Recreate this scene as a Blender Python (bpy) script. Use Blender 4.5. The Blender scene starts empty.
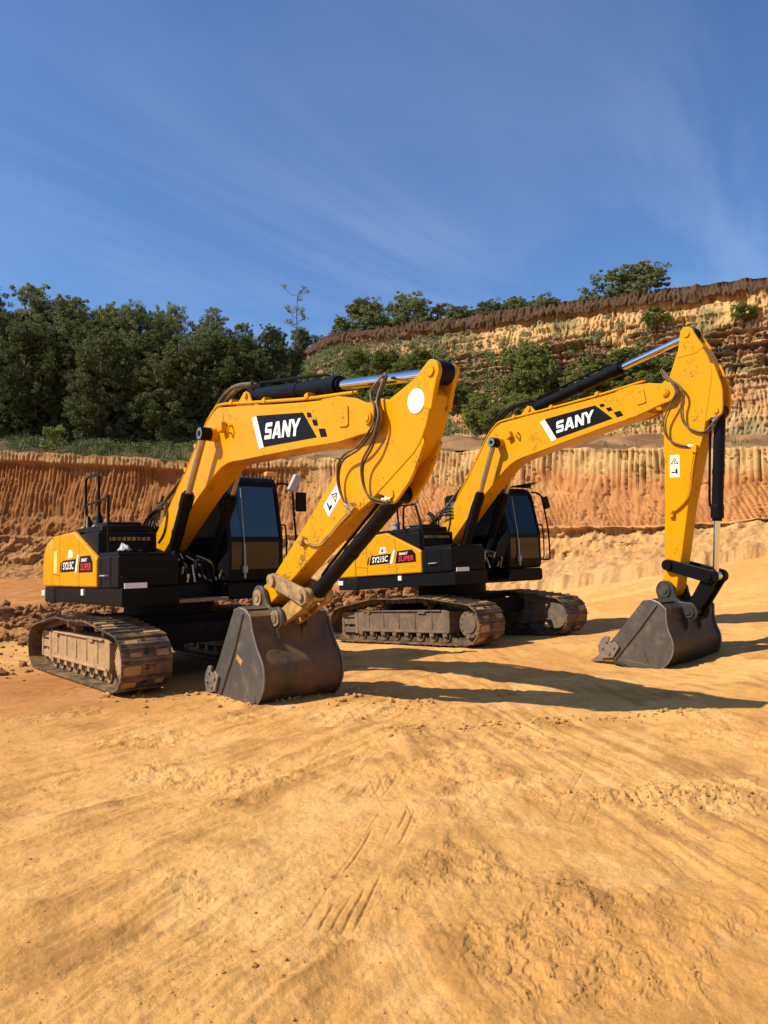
import bpy, bmesh, math, random
import numpy as np
from math import sin, cos, pi, radians, sqrt, atan2, hypot
from mathutils import Matrix, Vector

random.seed(7)
SC = bpy.context.scene
COL = SC.collection

# ------------------------------------------------------------------ noise
def _hash(ix, iy, seed):
    h = (ix.astype(np.int64) * 374761393 + iy.astype(np.int64) * 668265263 + seed * 974634777) & 0xFFFFFFFF
    h = ((h ^ (h >> 13)) * 1274126177) & 0xFFFFFFFF
    h = h ^ (h >> 16)
    return h
def pn(x, y, seed=0):
    x = np.asarray(x, float); y = np.asarray(y, float)
    x, y = np.broadcast_arrays(x, y)
    ix = np.floor(x); iy = np.floor(y)
    fx = x - ix; fy = y - iy
    u = fx * fx * fx * (fx * (fx * 6 - 15) + 10); v = fy * fy * fy * (fy * (fy * 6 - 15) + 10)
    def g(dx, dy):
        a = _hash(ix + dx, iy + dy, seed) * (2 * pi / 4294967296.0)
        return np.cos(a) * (fx - dx) + np.sin(a) * (fy - dy)
    a = g(0, 0); b = g(1, 0); c = g(0, 1); d = g(1, 1)
    return 1.45 * ((a * (1 - u) + b * u) * (1 - v) + (c * (1 - u) + d * u) * v)
def fbm(x, y, octv=4, seed=0, gain=.5):
    s = 0; a = 1
    for i in range(octv):
        s = s + a * pn(x * 2.03 ** i + i * 17.3, y * 2.03 ** i - i * 9.1, seed + i); a *= gain
    return s
def sst(a, b, x):
    t = np.clip((x - a) / (b - a), 0, 1); return t * t * (3 - 2 * t)

# ------------------------------------------------------------------ materials
def nt_new(name):
    m = bpy.data.materials.new(name); m.use_nodes = True
    nt = m.node_tree; return m, nt, nt.nodes['Principled BSDF'], nt.nodes, nt.links
def ramp(N, L, src, p0, p1, c0=(0, 0, 0, 1), c1=(1, 1, 1, 1)):
    r = N.new('ShaderNodeValToRGB'); e = r.color_ramp.elements
    e[0].position = p0; e[1].position = p1; e[0].color = c0; e[1].color = c1
    L.new(src, r.inputs[0]); return r
def noise(N, L, scale, detail=5, rough=.6, vec=None, dist=0):
    n = N.new('ShaderNodeTexNoise'); n.inputs['Scale'].default_value = scale
    n.inputs['Detail'].default_value = detail; n.inputs['Roughness'].default_value = rough
    n.inputs['Distortion'].default_value = dist
    if vec is not None: L.new(vec, n.inputs['Vector'])
    return n
def mixc(N, L, fac, a, b):
    m = N.new('ShaderNodeMix'); m.data_type = 'RGBA'
    if hasattr(fac, 'is_output'): L.new(fac, m.inputs[0])
    else: m.inputs[0].default_value = fac
    for s, i in ((a, 6), (b, 7)):
        if hasattr(s, 'is_output'): L.new(s, m.inputs[i])
        else: m.inputs[i].default_value = (*s, 1)
    return m.outputs[2]
def mat(name, c, rough=.5, metal=0, dirt=None, dpos=(.5, .75), dscale=3, var=.12, vscale=9, bump=0, bscale=30, spec=.5, coat=0):
    m, nt, P, N, L = nt_new(name)
    tc = N.new('ShaderNodeTexCoord')
    oi = N.new('ShaderNodeObjectInfo')
    off = N.new('ShaderNodeVectorMath'); off.operation = 'MULTIPLY_ADD'
    L.new(oi.outputs['Random'], off.inputs[0]); off.inputs[1].default_value = (37, 19, 23)
    L.new(tc.outputs['Object'], off.inputs[2])
    V = off.outputs[0]
    n = noise(N, L, vscale, 4, .6, V)
    dark = tuple(max(0, k * (1 - var)) for k in c); lite = tuple(k * (1 + var) for k in c)
    col = mixc(N, L, n.outputs[0], dark, lite)
    P.inputs['Roughness'].default_value = rough
    if dirt:
        d = noise(N, L, dscale, 8, .68, V, .3)
        r = ramp(N, L, d.outputs[0], *dpos)
        col = mixc(N, L, r.outputs[0], col, dirt)
        rr = N.new('ShaderNodeMapRange'); L.new(r.outputs[0], rr.inputs[0])
        rr.inputs[3].default_value = rough; rr.inputs[4].default_value = .92
        L.new(rr.outputs[0], P.inputs['Roughness'])
    L.new(col, P.inputs['Base Color'])
    P.inputs['Metallic'].default_value = metal
    P.inputs['Specular IOR Level'].default_value = spec
    P.inputs['Coat Weight'].default_value = coat; P.inputs['Coat Roughness'].default_value = .12
    if bump:
        b = N.new('ShaderNodeBump'); b.inputs['Strength'].default_value = bump; b.inputs['Distance'].default_value = .01
        bn = noise(N, L, bscale, 5, .6, V); L.new(bn.outputs[0], b.inputs['Height']); L.new(b.outputs[0], P.inputs['Normal'])
    return m
DUST = (.42, .25, .10)
M = {}
def paintmat(name, c):
    m, nt, P, N, L = nt_new(name)
    tc = N.new('ShaderNodeTexCoord'); oi = N.new('ShaderNodeObjectInfo')
    off = N.new('ShaderNodeVectorMath'); off.operation = 'MULTIPLY_ADD'
    L.new(oi.outputs['Random'], off.inputs[0]); off.inputs[1].default_value = (37, 19, 23); L.new(tc.outputs['Object'], off.inputs[2]); V = off.outputs[0]
    fade = noise(N, L, .9, 4, .6, V)
    col = mixc(N, L, fade.outputs[0], tuple(k * .93 for k in c), tuple(k * 1.06 for k in c))
    mp = N.new('ShaderNodeMapping'); mp.inputs['Scale'].default_value = (9, 9, .9); L.new(V, mp.inputs[0])
    st = noise(N, L, 1.0, 6, .65, mp.outputs[0]); big = noise(N, L, 1.3, 3, .5, V)
    rs = ramp(N, L, st.outputs[0], .50, .80); rb = ramp(N, L, big.outputs[0], .42, .70)
    ml = N.new('ShaderNodeMath'); ml.operation = 'MULTIPLY'; L.new(rs.outputs[0], ml.inputs[0]); L.new(rb.outputs[0], ml.inputs[1])
    m2_ = N.new('ShaderNodeMath'); m2_.operation = 'MULTIPLY'; L.new(ml.outputs[0], m2_.inputs[0]); m2_.inputs[1].default_value = .8
    col = mixc(N, L, m2_.outputs[0], col, (.38, .185, .02))
    ch = noise(N, L, 34, 3, .7, V); ch2 = noise(N, L, 3, 3, .6, V)
    ad = N.new('ShaderNodeMath'); ad.operation = 'ADD'; L.new(ch.outputs[0], ad.inputs[0]); L.new(ch2.outputs[0], ad.inputs[1])
    rc = ramp(N, L, ad.outputs[0], .665, .69); rc.color_ramp.elements[0].color = (0, 0, 0, 1); rc.color_ramp.elements[1].color = (.75, .75, .75, 1)
    sc = N.new('ShaderNodeMath'); sc.operation = 'MULTIPLY_ADD'; L.new(ad.outputs[0], sc.inputs[0]); sc.inputs[1].default_value = .5; sc.inputs[2].default_value = -.02
    rc2 = ramp(N, L, sc.outputs[0], 0.572, .60); rc2.color_ramp.elements[1].color = (.8, .8, .8, 1)
    col = mixc(N, L, rc2.outputs[0], col, (.10, .055, .02))
    L.new(col, P.inputs['Base Color'])
    rg = N.new('ShaderNodeMapRange'); L.new(ml.outputs[0], rg.inputs[0]); rg.inputs[3].default_value = .30; rg.inputs[4].default_value = .8; L.new(rg.outputs[0], P.inputs['Roughness'])
    P.inputs['Specular IOR Level'].default_value = .14
    return m
M['yellow'] = paintmat('yellow_paint', (.60, .265, .001))
M['black'] = mat('black_paint', (.0055, .0055, .006), .36, dirt=(.035, .022, .011), dpos=(.60, .92), dscale=3.5, var=.3, spec=.10)
M['black_dusty'] = mat('dusty_black_paint', (.008, .0075, .0075), .55, dirt=(.06, .036, .018), dpos=(.54, .9), dscale=4, var=.3, bump=.2, spec=.10)
M['plastic'] = mat('black_plastic', (.006, .006, .0065), .42, var=.2, spec=.10)
M['bucket'] = mat('worn_bucket_steel', (.05, .037, .022), .5, .1, dirt=(.16, .088, .03), dpos=(.38, .62), dscale=3.4, var=.35, vscale=6, bump=.35, bscale=28)
M['bucket_side'] = mat('scraped_bucket_side', (.070, .063, .052), .45, .15, dirt=(.17, .10, .043), dpos=(.52, .8), dscale=5, var=.4, vscale=5, bump=.3, bscale=30)
M['bucket_dark'] = mat('dark_bucket_steel', (.03, .027, .022), .45, .1, dirt=(.15, .10, .05), dpos=(.52, .8), dscale=3.2, var=.35, vscale=6, bump=.35, bscale=28)
M['tooth'] = mat('tooth_steel', (.20, .18, .155), .5, .6, dirt=(.3, .19, .09), dpos=(.45, .7), dscale=7, var=.3)
M['track'] = mat('muddy_track_steel', (.060, .048, .036), .5, .35, dirt=(.30, .165, .055), dpos=(.42, .66), dscale=4.2, var=.4, bump=.5, bscale=40)
M['track_dark'] = mat('track_recess', (.02, .016, .012), .8, var=.3)
M['frame_mud'] = mat('dusty_track_frame', (.36, .215, .09), .85, dirt=(.15, .085, .038), dpos=(.48, .74), dscale=6, var=.25, bump=.6, bscale=25)
M['frame_dark'] = mat('dark_track_frame', (.10, .072, .045), .75, dirt=(.24, .15, .07), dpos=(.45, .75), dscale=6, var=.35, bump=.5, bscale=25)
M['rust_link'] = mat('mud_caked_link', (.13, .09, .055), .65, .2, dirt=(.52, .32, .12), dpos=(.40, .66), dscale=5, var=.35, bump=.6)
M['yellow_mud'] = mat('muddy_yellow_link', (.45, .24, .04), .6, 0, dirt=(.13, .085, .045), dpos=(.45, .62), dscale=7, var=.3, bump=.5)
M['chrome'] = mat('chrome_rod', (.72, .73, .75), .13, 1, var=.03)
M['rod_dusty'] = mat('dusty_rod', (.46, .38, .28), .28, 1, dirt=(.35, .2, .08), dpos=(.45, .8), var=.1)
M['hose'] = mat('rubber_hose', (.035, .026, .014), .55, dirt=(.25, .15, .05), dpos=(.4, .8), dscale=8, var=.3)
M['hose_black'] = mat('black_hose', (.015, .014, .013), .5, var=.3, spec=.10)
M['white'] = mat('white_vinyl', (.76, .75, .70), .5, dirt=(.52, .42, .27), dpos=(.50, .82), dscale=5, var=.04)
M['disc'] = mat('white_disc_vinyl', (.82, .80, .73), .6, dirt=(.75, .66, .5), dpos=(.42, .75), dscale=5, var=.05)
M['cream'] = mat('cream_sticker', (.80, .74, .48), .5, var=.05)
M['glare_yellow'] = mat('painted_glare_yellow', (.72, .50, .13), .5, var=.12)  # tone of the painted glare on the side panel
M['decal'] = mat('black_vinyl', (.006, .006, .0065), .4, dirt=(.03, .022, .014), dpos=(.62, .95), var=.2, spec=.10)
M['red'] = mat('red_vinyl', (.55, .02, .04), .4, var=.1)
M['lens'] = mat('lamp_lens', (.75, .72, .62), .2, var=.1)
M['orange_lens'] = mat('amber_lens', (.75, .33, .03), .3, var=.1)
M['grey'] = mat('grey_paint', (.30, .29, .27), .5, var=.15)
M['rag'] = mat('white_cloth', (.42, .41, .38), .9, var=.2)
def glassmat(name, c, ior=1.9):
    m, nt, P, N, L = nt_new(name)
    P.inputs['Base Color'].default_value = (*c, 1); P.inputs['Roughness'].default_value = .04
    P.inputs['IOR'].default_value = ior
    tc = N.new('ShaderNodeTexCoord'); n = noise(N, L, 1.1, 2, .5, tc.outputs['Object'])
    b = N.new('ShaderNodeBump'); b.inputs['Strength'].default_value = .03; L.new(n.outputs[0], b.inputs['Height']); L.new(b.outputs[0], P.inputs['Normal'])
    return m
M['glass'] = glassmat('tinted_glass', (.020, .046, .060), 1.7)
M['glass_black'] = glassmat('black_tinted_glass', (.003, .004, .006), 1.38)
M['glass_dark'] = glassmat('dark_lower_glass', (.006, .005, .003), 1.45)

# ------------------------------------------------------------------ mesh builder
class MB:
    def __init__(s): s.v = []; s.f = []; s.m = []
    def add(s, vs, fs, X=None, mi=0):
        o = len(s.v)
        s.v += [tuple(X @ Vector(p)) if X is not None else tuple(p) for p in vs]
        s.f += [tuple(o + i for i in f) for f in fs]; s.m += [mi] * len(fs)
        return s
    def box(s, c, d, X=None, mi=0):
        x, y, z = c; a, b, e = d[0] / 2, d[1] / 2, d[2] / 2
        vs = [(x + i * a, y + j * b, z + k * e) for i in (-1, 1) for j in (-1, 1) for k in (-1, 1)]
        return s.add(vs, [(0, 1, 3, 2), (4, 6, 7, 5), (0, 4, 5, 1), (2, 3, 7, 6), (0, 2, 6, 4), (1, 5, 7, 3)], X, mi)
    def prism(s, poly, y0, y1, X=None, mi=0):
        n = len(poly)
        vs = [(p[0], y0, p[1]) for p in poly] + [(p[0], y1, p[1]) for p in poly]
        fs = [tuple(range(n)), tuple(range(2 * n - 1, n - 1, -1))] + [(i, i + n, (i + 1) % n + n, (i + 1) % n) for i in range(n)]
        return s.add(vs, fs, X, mi)
    def plan(s, poly, z0, z1, X=None, mi=0):
        n = len(poly)
        vs = [(p[0], p[1], z0) for p in poly] + [(p[0], p[1], z1) for p in poly]
        fs = [tuple(range(n)), tuple(range(2 * n - 1, n - 1, -1))] + [(i, i + n, (i + 1) % n + n, (i + 1) % n) for i in range(n)]
        return s.add(vs, fs, X, mi)
    def cyl(s, p, q, r, r2=None, n=16, mi=0):
        r2 = r if r2 is None else r2
        p = Vector(p); q = Vector(q); d = (q - p).normalized()
        a = d.orthogonal().normalized(); b = d.cross(a)
        vs = []
        for c, rr in ((p, r), (q, r2)):
            for i in range(n):
                t = 2 * pi * i / n; vs.append(tuple(c + (a * cos(t) + b * sin(t)) * rr))
        return s.add(vs, [tuple(range(n - 1, -1, -1)), tuple(range(n, 2 * n))] + [(i, (i + 1) % n, (i + 1) % n + n, i + n) for i in range(n)], None, mi)
    def tube(s, pts, r, n=8, smooth=6, mi=0):
        P = [Vector(p) for p in pts]
        if smooth and len(P) > 2:
            Q = []
            E = [P[0] * 2 - P[1]] + P + [P[-1] * 2 - P[-2]]
            for i in range(1, len(E) - 2):
                for k in range(smooth):
                    t = k / smooth; a, b, c, d = E[i - 1:i + 3]
                    Q.append(.5 * ((2 * b) + (c - a) * t + (2 * a - 5 * b + 4 * c - d) * t * t + (3 * b - a - 3 * c + d) * t ** 3))
            P = Q + [P[-1]]
        vs = []; nrm = None
        for i, p in enumerate(P):
            d = (P[min(i + 1, len(P) - 1)] - P[max(i - 1, 0)])
            d = d.normalized() if d.length > 1e-9 else Vector((0, 0, 1))
            if nrm is None: nrm = d.orthogonal().normalized()
            nrm = (nrm - d * nrm.dot(d)); nrm = nrm.normalized() if nrm.length > 1e-6 else d.orthogonal().normalized()
            b = d.cross(nrm)
            rr = r(i / (len(P) - 1)) if callable(r) else r
            for k in range(n):
                t = 2 * pi * k / n; vs.append(tuple(p + (nrm * cos(t) + b * sin(t)) * rr))
        m = len(P)
        fs = [tuple(range(n - 1, -1, -1)), tuple(range((m - 1) * n, m * n))]
        for i in range(m - 1):
            for k in range(n):
                k2 = (k + 1) % n; fs.append((i * n + k, i * n + k2, (i + 1) * n + k2, (i + 1) * n + k))
        return s.add(vs, fs, None, mi)
    def build(s, name, mats, parent=None, X=None, bevel=0, seg=2, ang=38):
        me = bpy.data.meshes.new(name); me.from_pydata(s.v, [], s.f)
        bm = bmesh.new(); bm.from_mesh(me); bmesh.ops.recalc_face_normals(bm, faces=bm.faces[:]); bm.to_mesh(me); bm.free()
        mats = mats if isinstance(mats, (list, tuple)) else [mats]
        for m in mats: me.materials.append(m)
        me.polygons.foreach_set('material_index', s.m)
        me.shade_smooth(); me.set_sharp_from_angle(angle=radians(ang))
        o = bpy.data.objects.new(name, me); COL.objects.link(o)
        if parent: o.parent = parent
        if X is not None: o.matrix_basis = X
        if bevel:
            b = o.modifiers.new('bevel', 'BEVEL'); b.width = bevel; b.segments = seg; b.limit_method = 'ANGLE'; b.angle_limit = radians(35); b.harden_normals = False
        return o
def tag(o, label=None, cat=None, group=None, kind=None):
    if label: o['label'] = label
    if cat: o['category'] = cat
    if group: o['group'] = group
    if kind: o['kind'] = kind
    return o
def empty(name, X):
    o = bpy.data.objects.new(name, None); COL.objects.link(o); o.matrix_world = X; o.empty_display_size = .3; return o
def circ(cx, cz, r, a0, a1, n):
    return [(cx + r * cos(radians(a0 + (a1 - a0) * i / n)), cz + r * sin(radians(a0 + (a1 - a0) * i / n))) for i in range(n + 1)]
def text_verts(txt, size, shear=.0):
    c = bpy.data.curves.new('lettering', 'FONT'); c.body = txt; c.size = size; c.shear = shear; c.offset = size * .022; c.resolution_u = 3
    o = bpy.data.objects.new('lettering', c); COL.objects.link(o)
    dg = bpy.context.evaluated_depsgraph_get(); me = bpy.data.meshes.new_from_object(o.evaluated_get(dg))
    v = [tuple(p.co) for p in me.vertices]; f = [tuple(p.vertices) for p in me.polygons]
    bpy.data.objects.remove(o); bpy.data.curves.remove(c); bpy.data.meshes.remove(me)
    return v, f
def add_text(mb, txt, x0, z0, w, h, ang, y, mi=0, shear=.2):
    # lay flat lettering on a plane facing -y, fitted to a w x h box
    v, f = text_verts(txt, 1, shear)
    xs = [p[0] for p in v]; ys = [p[1] for p in v]
    sx = w / (max(xs) - min(xs)); sy = h / (max(ys) - min(ys)); a0, b0 = min(xs), min(ys)
    c, s = cos(ang), sin(ang)
    mb.add([(x0 + (p[0] - a0) * sx * c - (p[1] - b0) * sy * s, y, z0 + (p[0] - a0) * sx * s + (p[1] - b0) * sy * c) for p in v], f, None, mi)
# ------------------------------------------------------------------ calibrated poses (metres, radians)
CAL = dict(f=747.4305, pitch=0.0668, roll=-0.0219, h=1.5694)
GEO = dict(bfx=-0.1554, bfz=1.7806, L=5.6713, bcx=2.424, bcz=1.0534, al=2.9255, atx=-0.8312, aty=0.27, bcbx=0.3323, bcby=0.7195, ilu=2.5472, ilv=0.032, kl=0.4609, ltr=0.6513)
POSE = {1: dict(X=-3.3372, Y=11.6379, dz=0.0, ty=-0.883, sy=-0.8881, ba=0.2122, aa=-2.4711, bk=-0.5215, tp=-0.0067, tr=0.0001),
        2: dict(X=1.3585, Y=15.0423, dz=0.0282, ty=-0.8672, sy=-0.9201, ba=0.3547, aa=-1.6753, bk=-0.7281, tp=-0.0293, tr=0.0272)}
def fr(o, a):
    # frame rotated by a in the machine's x-z plane
    return Matrix.Translation((o[0], 0, o[1])) @ Matrix(((cos(a), 0, -sin(a), 0), (0, 1, 0, 0), (sin(a), 0, cos(a), 0), (0, 0, 0, 1)))

SLET = [(0, 0), (.9, 0), (1, .1), (1, .5), (.9, .61), (.27, .61), (.27, .76), (1, .76), (1, 1), (.1, 1), (0, .9), (0, .49), (.1, .385), (.73, .385), (.73, .24), (0, .24)]
ALET = [[(0, 0), (.27, 0), (.335, .2), (.397, .39), (.5, .72), (.5, 1), (.33, 1)], [(1, 0), (.67, 1), (.5, 1), (.5, .72), (.603, .39), (.665, .2), (.73, 0)], [(.335, .2), (.665, .2), (.603, .39), (.397, .39)]]
NLET = [(0, 0), (.26, 0), (.26, .58), (.70, 0), (1, 0), (1, 1), (.74, 1), (.74, .42), (.3, 1), (0, 1)]
YLET = [(.37, 0), (.63, 0), (.63, .42), (1, 1), (.72, 1), (.5, .64), (.28, 1), (0, 1), (.37, .42)]

def logo(parent, X, lat):
    # black panel, white bar, chequer squares and the four letters on the boom's right side
    d = MB(); y = -lat
    d.prism([(3.510, .893), (4.503, .535), (4.695, .165), (3.59, .455)], y - .004, y + .004)
    for q in ([(4.575, .505), (4.648, .475), (4.66, .42), (4.58, .448)], [(4.655, .385), (4.742, .35), (4.754, .282), (4.675, .307)], [(4.752, .243), (4.868, .2), (4.884, .103), (4.772, .137)]):
        d.prism(q, y - .004, y + .004)
    o = d.build('logo_panel', M['decal'], parent, X)
    w = MB(); w.prism([(3.40, .905), (3.506, .89), (3.584, .450), (3.474, .472)], y - .004, y + .004)
    w.build('logo_bar', M['white'], o)
    b0 = np.array([3.627, .537]); ex = np.array([cos(radians(-17.2)), sin(radians(-17.2))]); ey = np.array([.085, .18])
    t = MB()
    def put(poly, x0, wd): t.prism([tuple(b0 + ex * (x0 + p[0] * wd) + ey * p[1]) for p in poly], y - .008, y - .003)
    put(SLET, 0, .155)
    for p in ALET: put(p, .175, .205)
    put(NLET, .40, .18); put(YLET, .578, .2)
    t.build('logo_lettering', M['white'], o)

def excavator(m):
    p = POSE[m]; g = GEO
    first = m == 1
    base = Matrix.Translation((p['X'], p['Y'], p['dz'])) @ Matrix.Rotation(p['tp'], 4, 'Y') @ Matrix.Rotation(-p['tr'], 4, 'X') @ Matrix.Rotation(p['ty'], 4, 'Z')
    R = empty('excavator', base)
    if first: tag(R, 'nearer yellow excavator at left, arm folded back, white disc on its arm', 'excavator', 'yellow tracked excavators parked in the quarry')
    else: tag(R, 'farther yellow excavator at right with its arm hanging straight down and black bucket link', 'excavator', 'yellow tracked excavators parked in the quarry')
    S = Matrix.Rotation(p['sy'] - p['ty'], 4, 'Z')
    # ---------------- undercarriage
    for sd in (-1, 1): track(R, sd, first)
    u = MB(); u.box((0, 0, .70), (1.5, 1.5, .34)); u.box((.75, 0, .62), (.5, 2.0, .22)); u.box((-.75, 0, .62), (.5, 2.0, .22))
    u.box((1.02, 0, .62), (.04, 1.7, .30)); u.box((-1.02, 0, .62), (.04, 1.7, .30))
    u.build('undercarriage_frame', M['black_dusty'], R, None, .015)
    MB().cyl((0, 0, .865), (0, 0, 1.06), .68, n=40).build('slew_ring', M['black_dusty'], R)
    # ---------------- upper deck
    d = MB()
    d.plan([(-1.9, -1.30), (.98, -1.30), (1.54, -1.30), (1.54, -.52), (.95, -.45), (.95, .32), (1.24, .34), (1.24, 1.28), (-1.9, 1.28)], 1.065, 1.31)
    deck = d.build('deck', M['black'], R, S, .012)
    # belly edge with dried mud (front lip)
    l = MB(); l.box((1.16, -.07, 1.09), (.38, .76, .05)); l.build('deck_lip', M['rust_link'] if first else M['black_dusty'], R, S, .008)
    cwp = [(-1.42, -1.335), (-1.92, -1.33), (-2.22, -1.26), (-2.42, -1.10), (-2.54, -.85), (-2.60, -.4), (-2.62, 0)]
    cwp = cwp + [(x, -y) for x, y in cwp[::-1][1:]]
    c = MB()
    n = len(cwp); lv = [(1.305, 1.0, 0), (1.62, 1.012, 0), (1.86, .99, 0), (1.98, .955, 0), (2.06, .90, 0), (2.095, .83, 0)]
    vs = []; fs = []
    for z, s, _ in lv:
        for x, y in cwp: vs.append((-1.42 + (x + 1.42) * (s if s < 1 else s), y * (1 - (1 - s) * .6), z))
    for k in range(len(lv) - 1):
        for i in range(n - 1): fs.append((k * n + i, k * n + i + 1, (k + 1) * n + i + 1, (k + 1) * n + i))
        fs.append((k * n + n - 1, k * n, (k + 1) * n, (k + 1) * n + n - 1))
    fs.append(tuple(range(n - 1, -1, -1))); fs.append(tuple(range((len(lv) - 1) * n, len(lv) * n)))
    c.add(vs, fs); cw = c.build('counterweight', M['yellow'], R, S, .05, 4)
    k = MB(); k.plan([(-1.42 + (x + 1.42) * .985, y * .985) for x, y in cwp], 1.05, 1.302); k.build('counterweight_base', M['black_dusty'], R, S, .02)
    for yy in (-1, 1):
        q = MB(); q.box((-2.02, yy * 1.30, 1.20), (.17, .05, .09), Matrix.Identity(4)); q.build('rear_reflector', M['lens'], R, S, .006)
    # ---------------- engine house
    e = MB(); e.box((-.85, 0, 1.72), (1.2, 2.56, .80)); e.box((.12, -.87, 1.70), (.98, .84, .76)); e.box((-.3, .85, 1.72), (.7, .86, .80))
    e.build('engine_house', M['black'], R, S, .02)
    h = MB(); h.box((-.95, 0, 2.17), (.95, 1.9, .10)); h.box((-.05, -.86, 2.13), (1.16, .7, .10)); h.box((.2, -.86, 2.20), (.5, .5, .06))
    hood = h.build('engine_hood', M['black_dusty'], R, S, .02)
    ex = MB(); ex.cyl((-.43, -1.0, 2.14), (-.43, -1.0, 2.33), .075, n=18); ex.cyl((-.43, -1.0, 2.30), (-.43, -1.0, 2.345), .09, n=18)
    if not first: ex.build('air_precleaner', M['grey'], R, S)
    mf = MB(); mf.cyl((-.95, .45, 2.22), (-.95, .45, 2.42), .07, n=18); mf.tube([(-.95, .45, 2.40), (-.95, .45, 2.50), (-1.02, .45, 2.58), (-1.10, .45, 2.62)], .045, 12, 4); mf.build('exhaust_pipe', M['black_dusty'], R, S)
    ws_ = MB()
    for x in (-.30, .10, .45): ws_.box((x, -1.22, 1.93), (.03, .05, .10))
    ws_.tube([(-.35, -1.24, 2.02), (.55, -1.24, 2.02)], .012, 6, 0)
    ws_.build('hood_rail', M['black_dusty'], hood)
    gl = MB()
    for i in range(9): gl.box((.612, -1.14 + i * .07, 1.98), (.008, .05, .05))
    gl.build('vent_grille', M['yellow_mud'], R, S)
    sp = [(-1.405, 1.312), (.69, 1.312), (.69, 1.70), (.63, 1.745), (-.33, 2.125), (-1.405, 2.095)]
    sd = MB(); sd.prism(sp, -1.345, -1.27)
    pan = sd.build('side_panel', M['yellow'], R, S, .025, 3)
    a = MB(); 
    a.prism([(-1.0, 1.312), (-.993, 1.312), (-.993, 2.09), (-1.0, 2.09)], -1.3475, -1.34)
    a.prism([(-.06, 1.312), (-.053, 1.312), (-.053, 2.0), (-.06, 2.0)], -1.3475, -1.34)
    a.prism([(-1.36, 1.50), (-1.0, 1.47), (-1.0, 1.478), (-1.36, 1.508)], -1.3475, -1.34)
    a.build('panel_seam', M['track_dark'], pan)
    dc = MB()
    dc.prism([(-.93, 1.53), (-.84, 1.705), (-.20, 1.72), (-.27, 1.54)], -1.349, -1.34)
    dc.prism([(-.075, 1.52), (.0, 1.752), (.44, 1.758), (.54, 1.67), (.545, 1.525)], -1.349, -1.34)
    for i in range(3): dc.prism([(-1.0 + i * .02, 1.54 + i * .05), (-.96 + i * .02, 1.54 + i * .05), (-.94 + i * .02, 1.585 + i * .05), (-.98 + i * .02, 1.585 + i * .05)], -1.349, -1.34)
    dec = dc.build('model_decal', M['decal'], pan)
    sl = MB(); sl.prism([(-.245, 1.525), (-.175, 1.525), (-.065, 1.782), (-.125, 1.782)], -1.349, -1.34)
    add_text(sl, 'SY215C', -.82, 1.565, .53, .115, .015, -1.3505)
    add_text(sl, 'SMART', .05, 1.672, .27, .05, 0, -1.3505)
    sl.build('model_lettering', M['white'], pan)
    rl = MB(); add_text(rl, 'SUPER', .02, 1.55, .46, .10, 0, -1.3505); rl.build('series_lettering', M['red'], pan)
    ws = MB(); ws.prism([(-.60, 1.735), (-.34, 1.748), (-.37, 1.855), (-.515, 1.86)], -1.349, -1.34)
    ws.build('panel_sticker_or_glare', M['cream'] if first else M['white'], pan)
    if first: ws = MB(); ws.prism([(-1.34, 1.52), (-1.16, 1.52), (-1.13, 1.86), (-1.30, 1.86)], -1.3482, -1.34); ws.build('panel_sticker_or_glare', M['glare_yellow'], pan)  # pale patch that paints a reflection on the yellow panel
    if not first:
        wk = MB(); wk.prism([(-.50, 1.76), (-.44, 1.76), (-.45, 1.83), (-.49, 1.83)], -1.3505, -1.345); wk.prism([(-.42, 1.77), (-.40, 1.77), (-.40, 1.83), (-.42, 1.83)], -1.3505, -1.345); wk.build('sticker_mark', M['decal'], pan)
    rf = MB(); rf.box((0, -1.31, 1.235), (.10, .03, .09)); rf.build('side_reflector', M['lens'], R, S, .004)
    lp = MB(); lp.prism([(-1.405, 1.312), (-.62, 1.312), (-.62, 2.05), (-1.405, 2.095)], 1.27, 1.345); lp.build('side_panel', M['yellow'], R, S, .014)
    # ---------------- right front: tank and tool box
    tk = MB(); tk.box((1.10, -.92, 1.52), (.80, .82, .42)); tk.box((.80, -.92, 1.75), (.2, .7, .06))
    tank = tk.build('fuel_tank', M['black'], R, S, .02)
    st = MB(); st.box((1.30, -.95, 1.745), (.36, .66, .02)); st.box((1.515, -.92, 1.45), (.05, .76, .03)); st.build('tank_step', M['black_dusty'], tank, None, .004)
    pl = MB(); pl.box((1.546, -1.12, 1.335), (.012, .30, .07)); pl.build('data_plate', M['white'], tank)
    dt = MB()
    for x in (.84, 1.22): dt.box((x, -1.332, 1.52), (.006, .008, .38))
    for z in (1.36, 1.62): dt.box((1.10, -1.332, z), (.76, .008, .006))
    dt.build('panel_seam', M['plastic'], tank)
    hn = MB(); hn.tube([(.92, -1.33, 1.47), (.92, -1.37, 1.47), (1.12, -1.37, 1.47), (1.12, -1.33, 1.47)], .011, 6, 0); hn.build('door_handle', M['grey'], tank)
    fc = MB(); fc.cyl((1.0, -.80, 1.72), (1.0, -.80, 1.80), .06, n=18); fc.cyl((1.0, -.80, 1.79), (1.0, -.80, 1.815), .075, n=18); fc.build('filler_cap', M['black_dusty'], tank)
    tr_ = MB(); tr_.box((1.12, -1.31, 1.755), (.72, .02, .05)); tr_.box((1.12, -.55, 1.755), (.72, .02, .05))
    for x in (.8, 1.12, 1.44): tr_.cyl((x, -1.31, 1.72), (x, -1.31, 1.78), .012, n=8)
    tr_.build('step_rail', M['black_dusty'], tank)
    lt = MB()
    for x in (-.75, -.3, .2): lt.box((x, -1.20 if x > -.4 else -.9, 2.225 if x < -.4 else 2.185), (.10, .05, .02))
    lt.build('hood_latch', M['grey'], hood)
    v = MB(); rnd = random.Random(11 + m)
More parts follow.
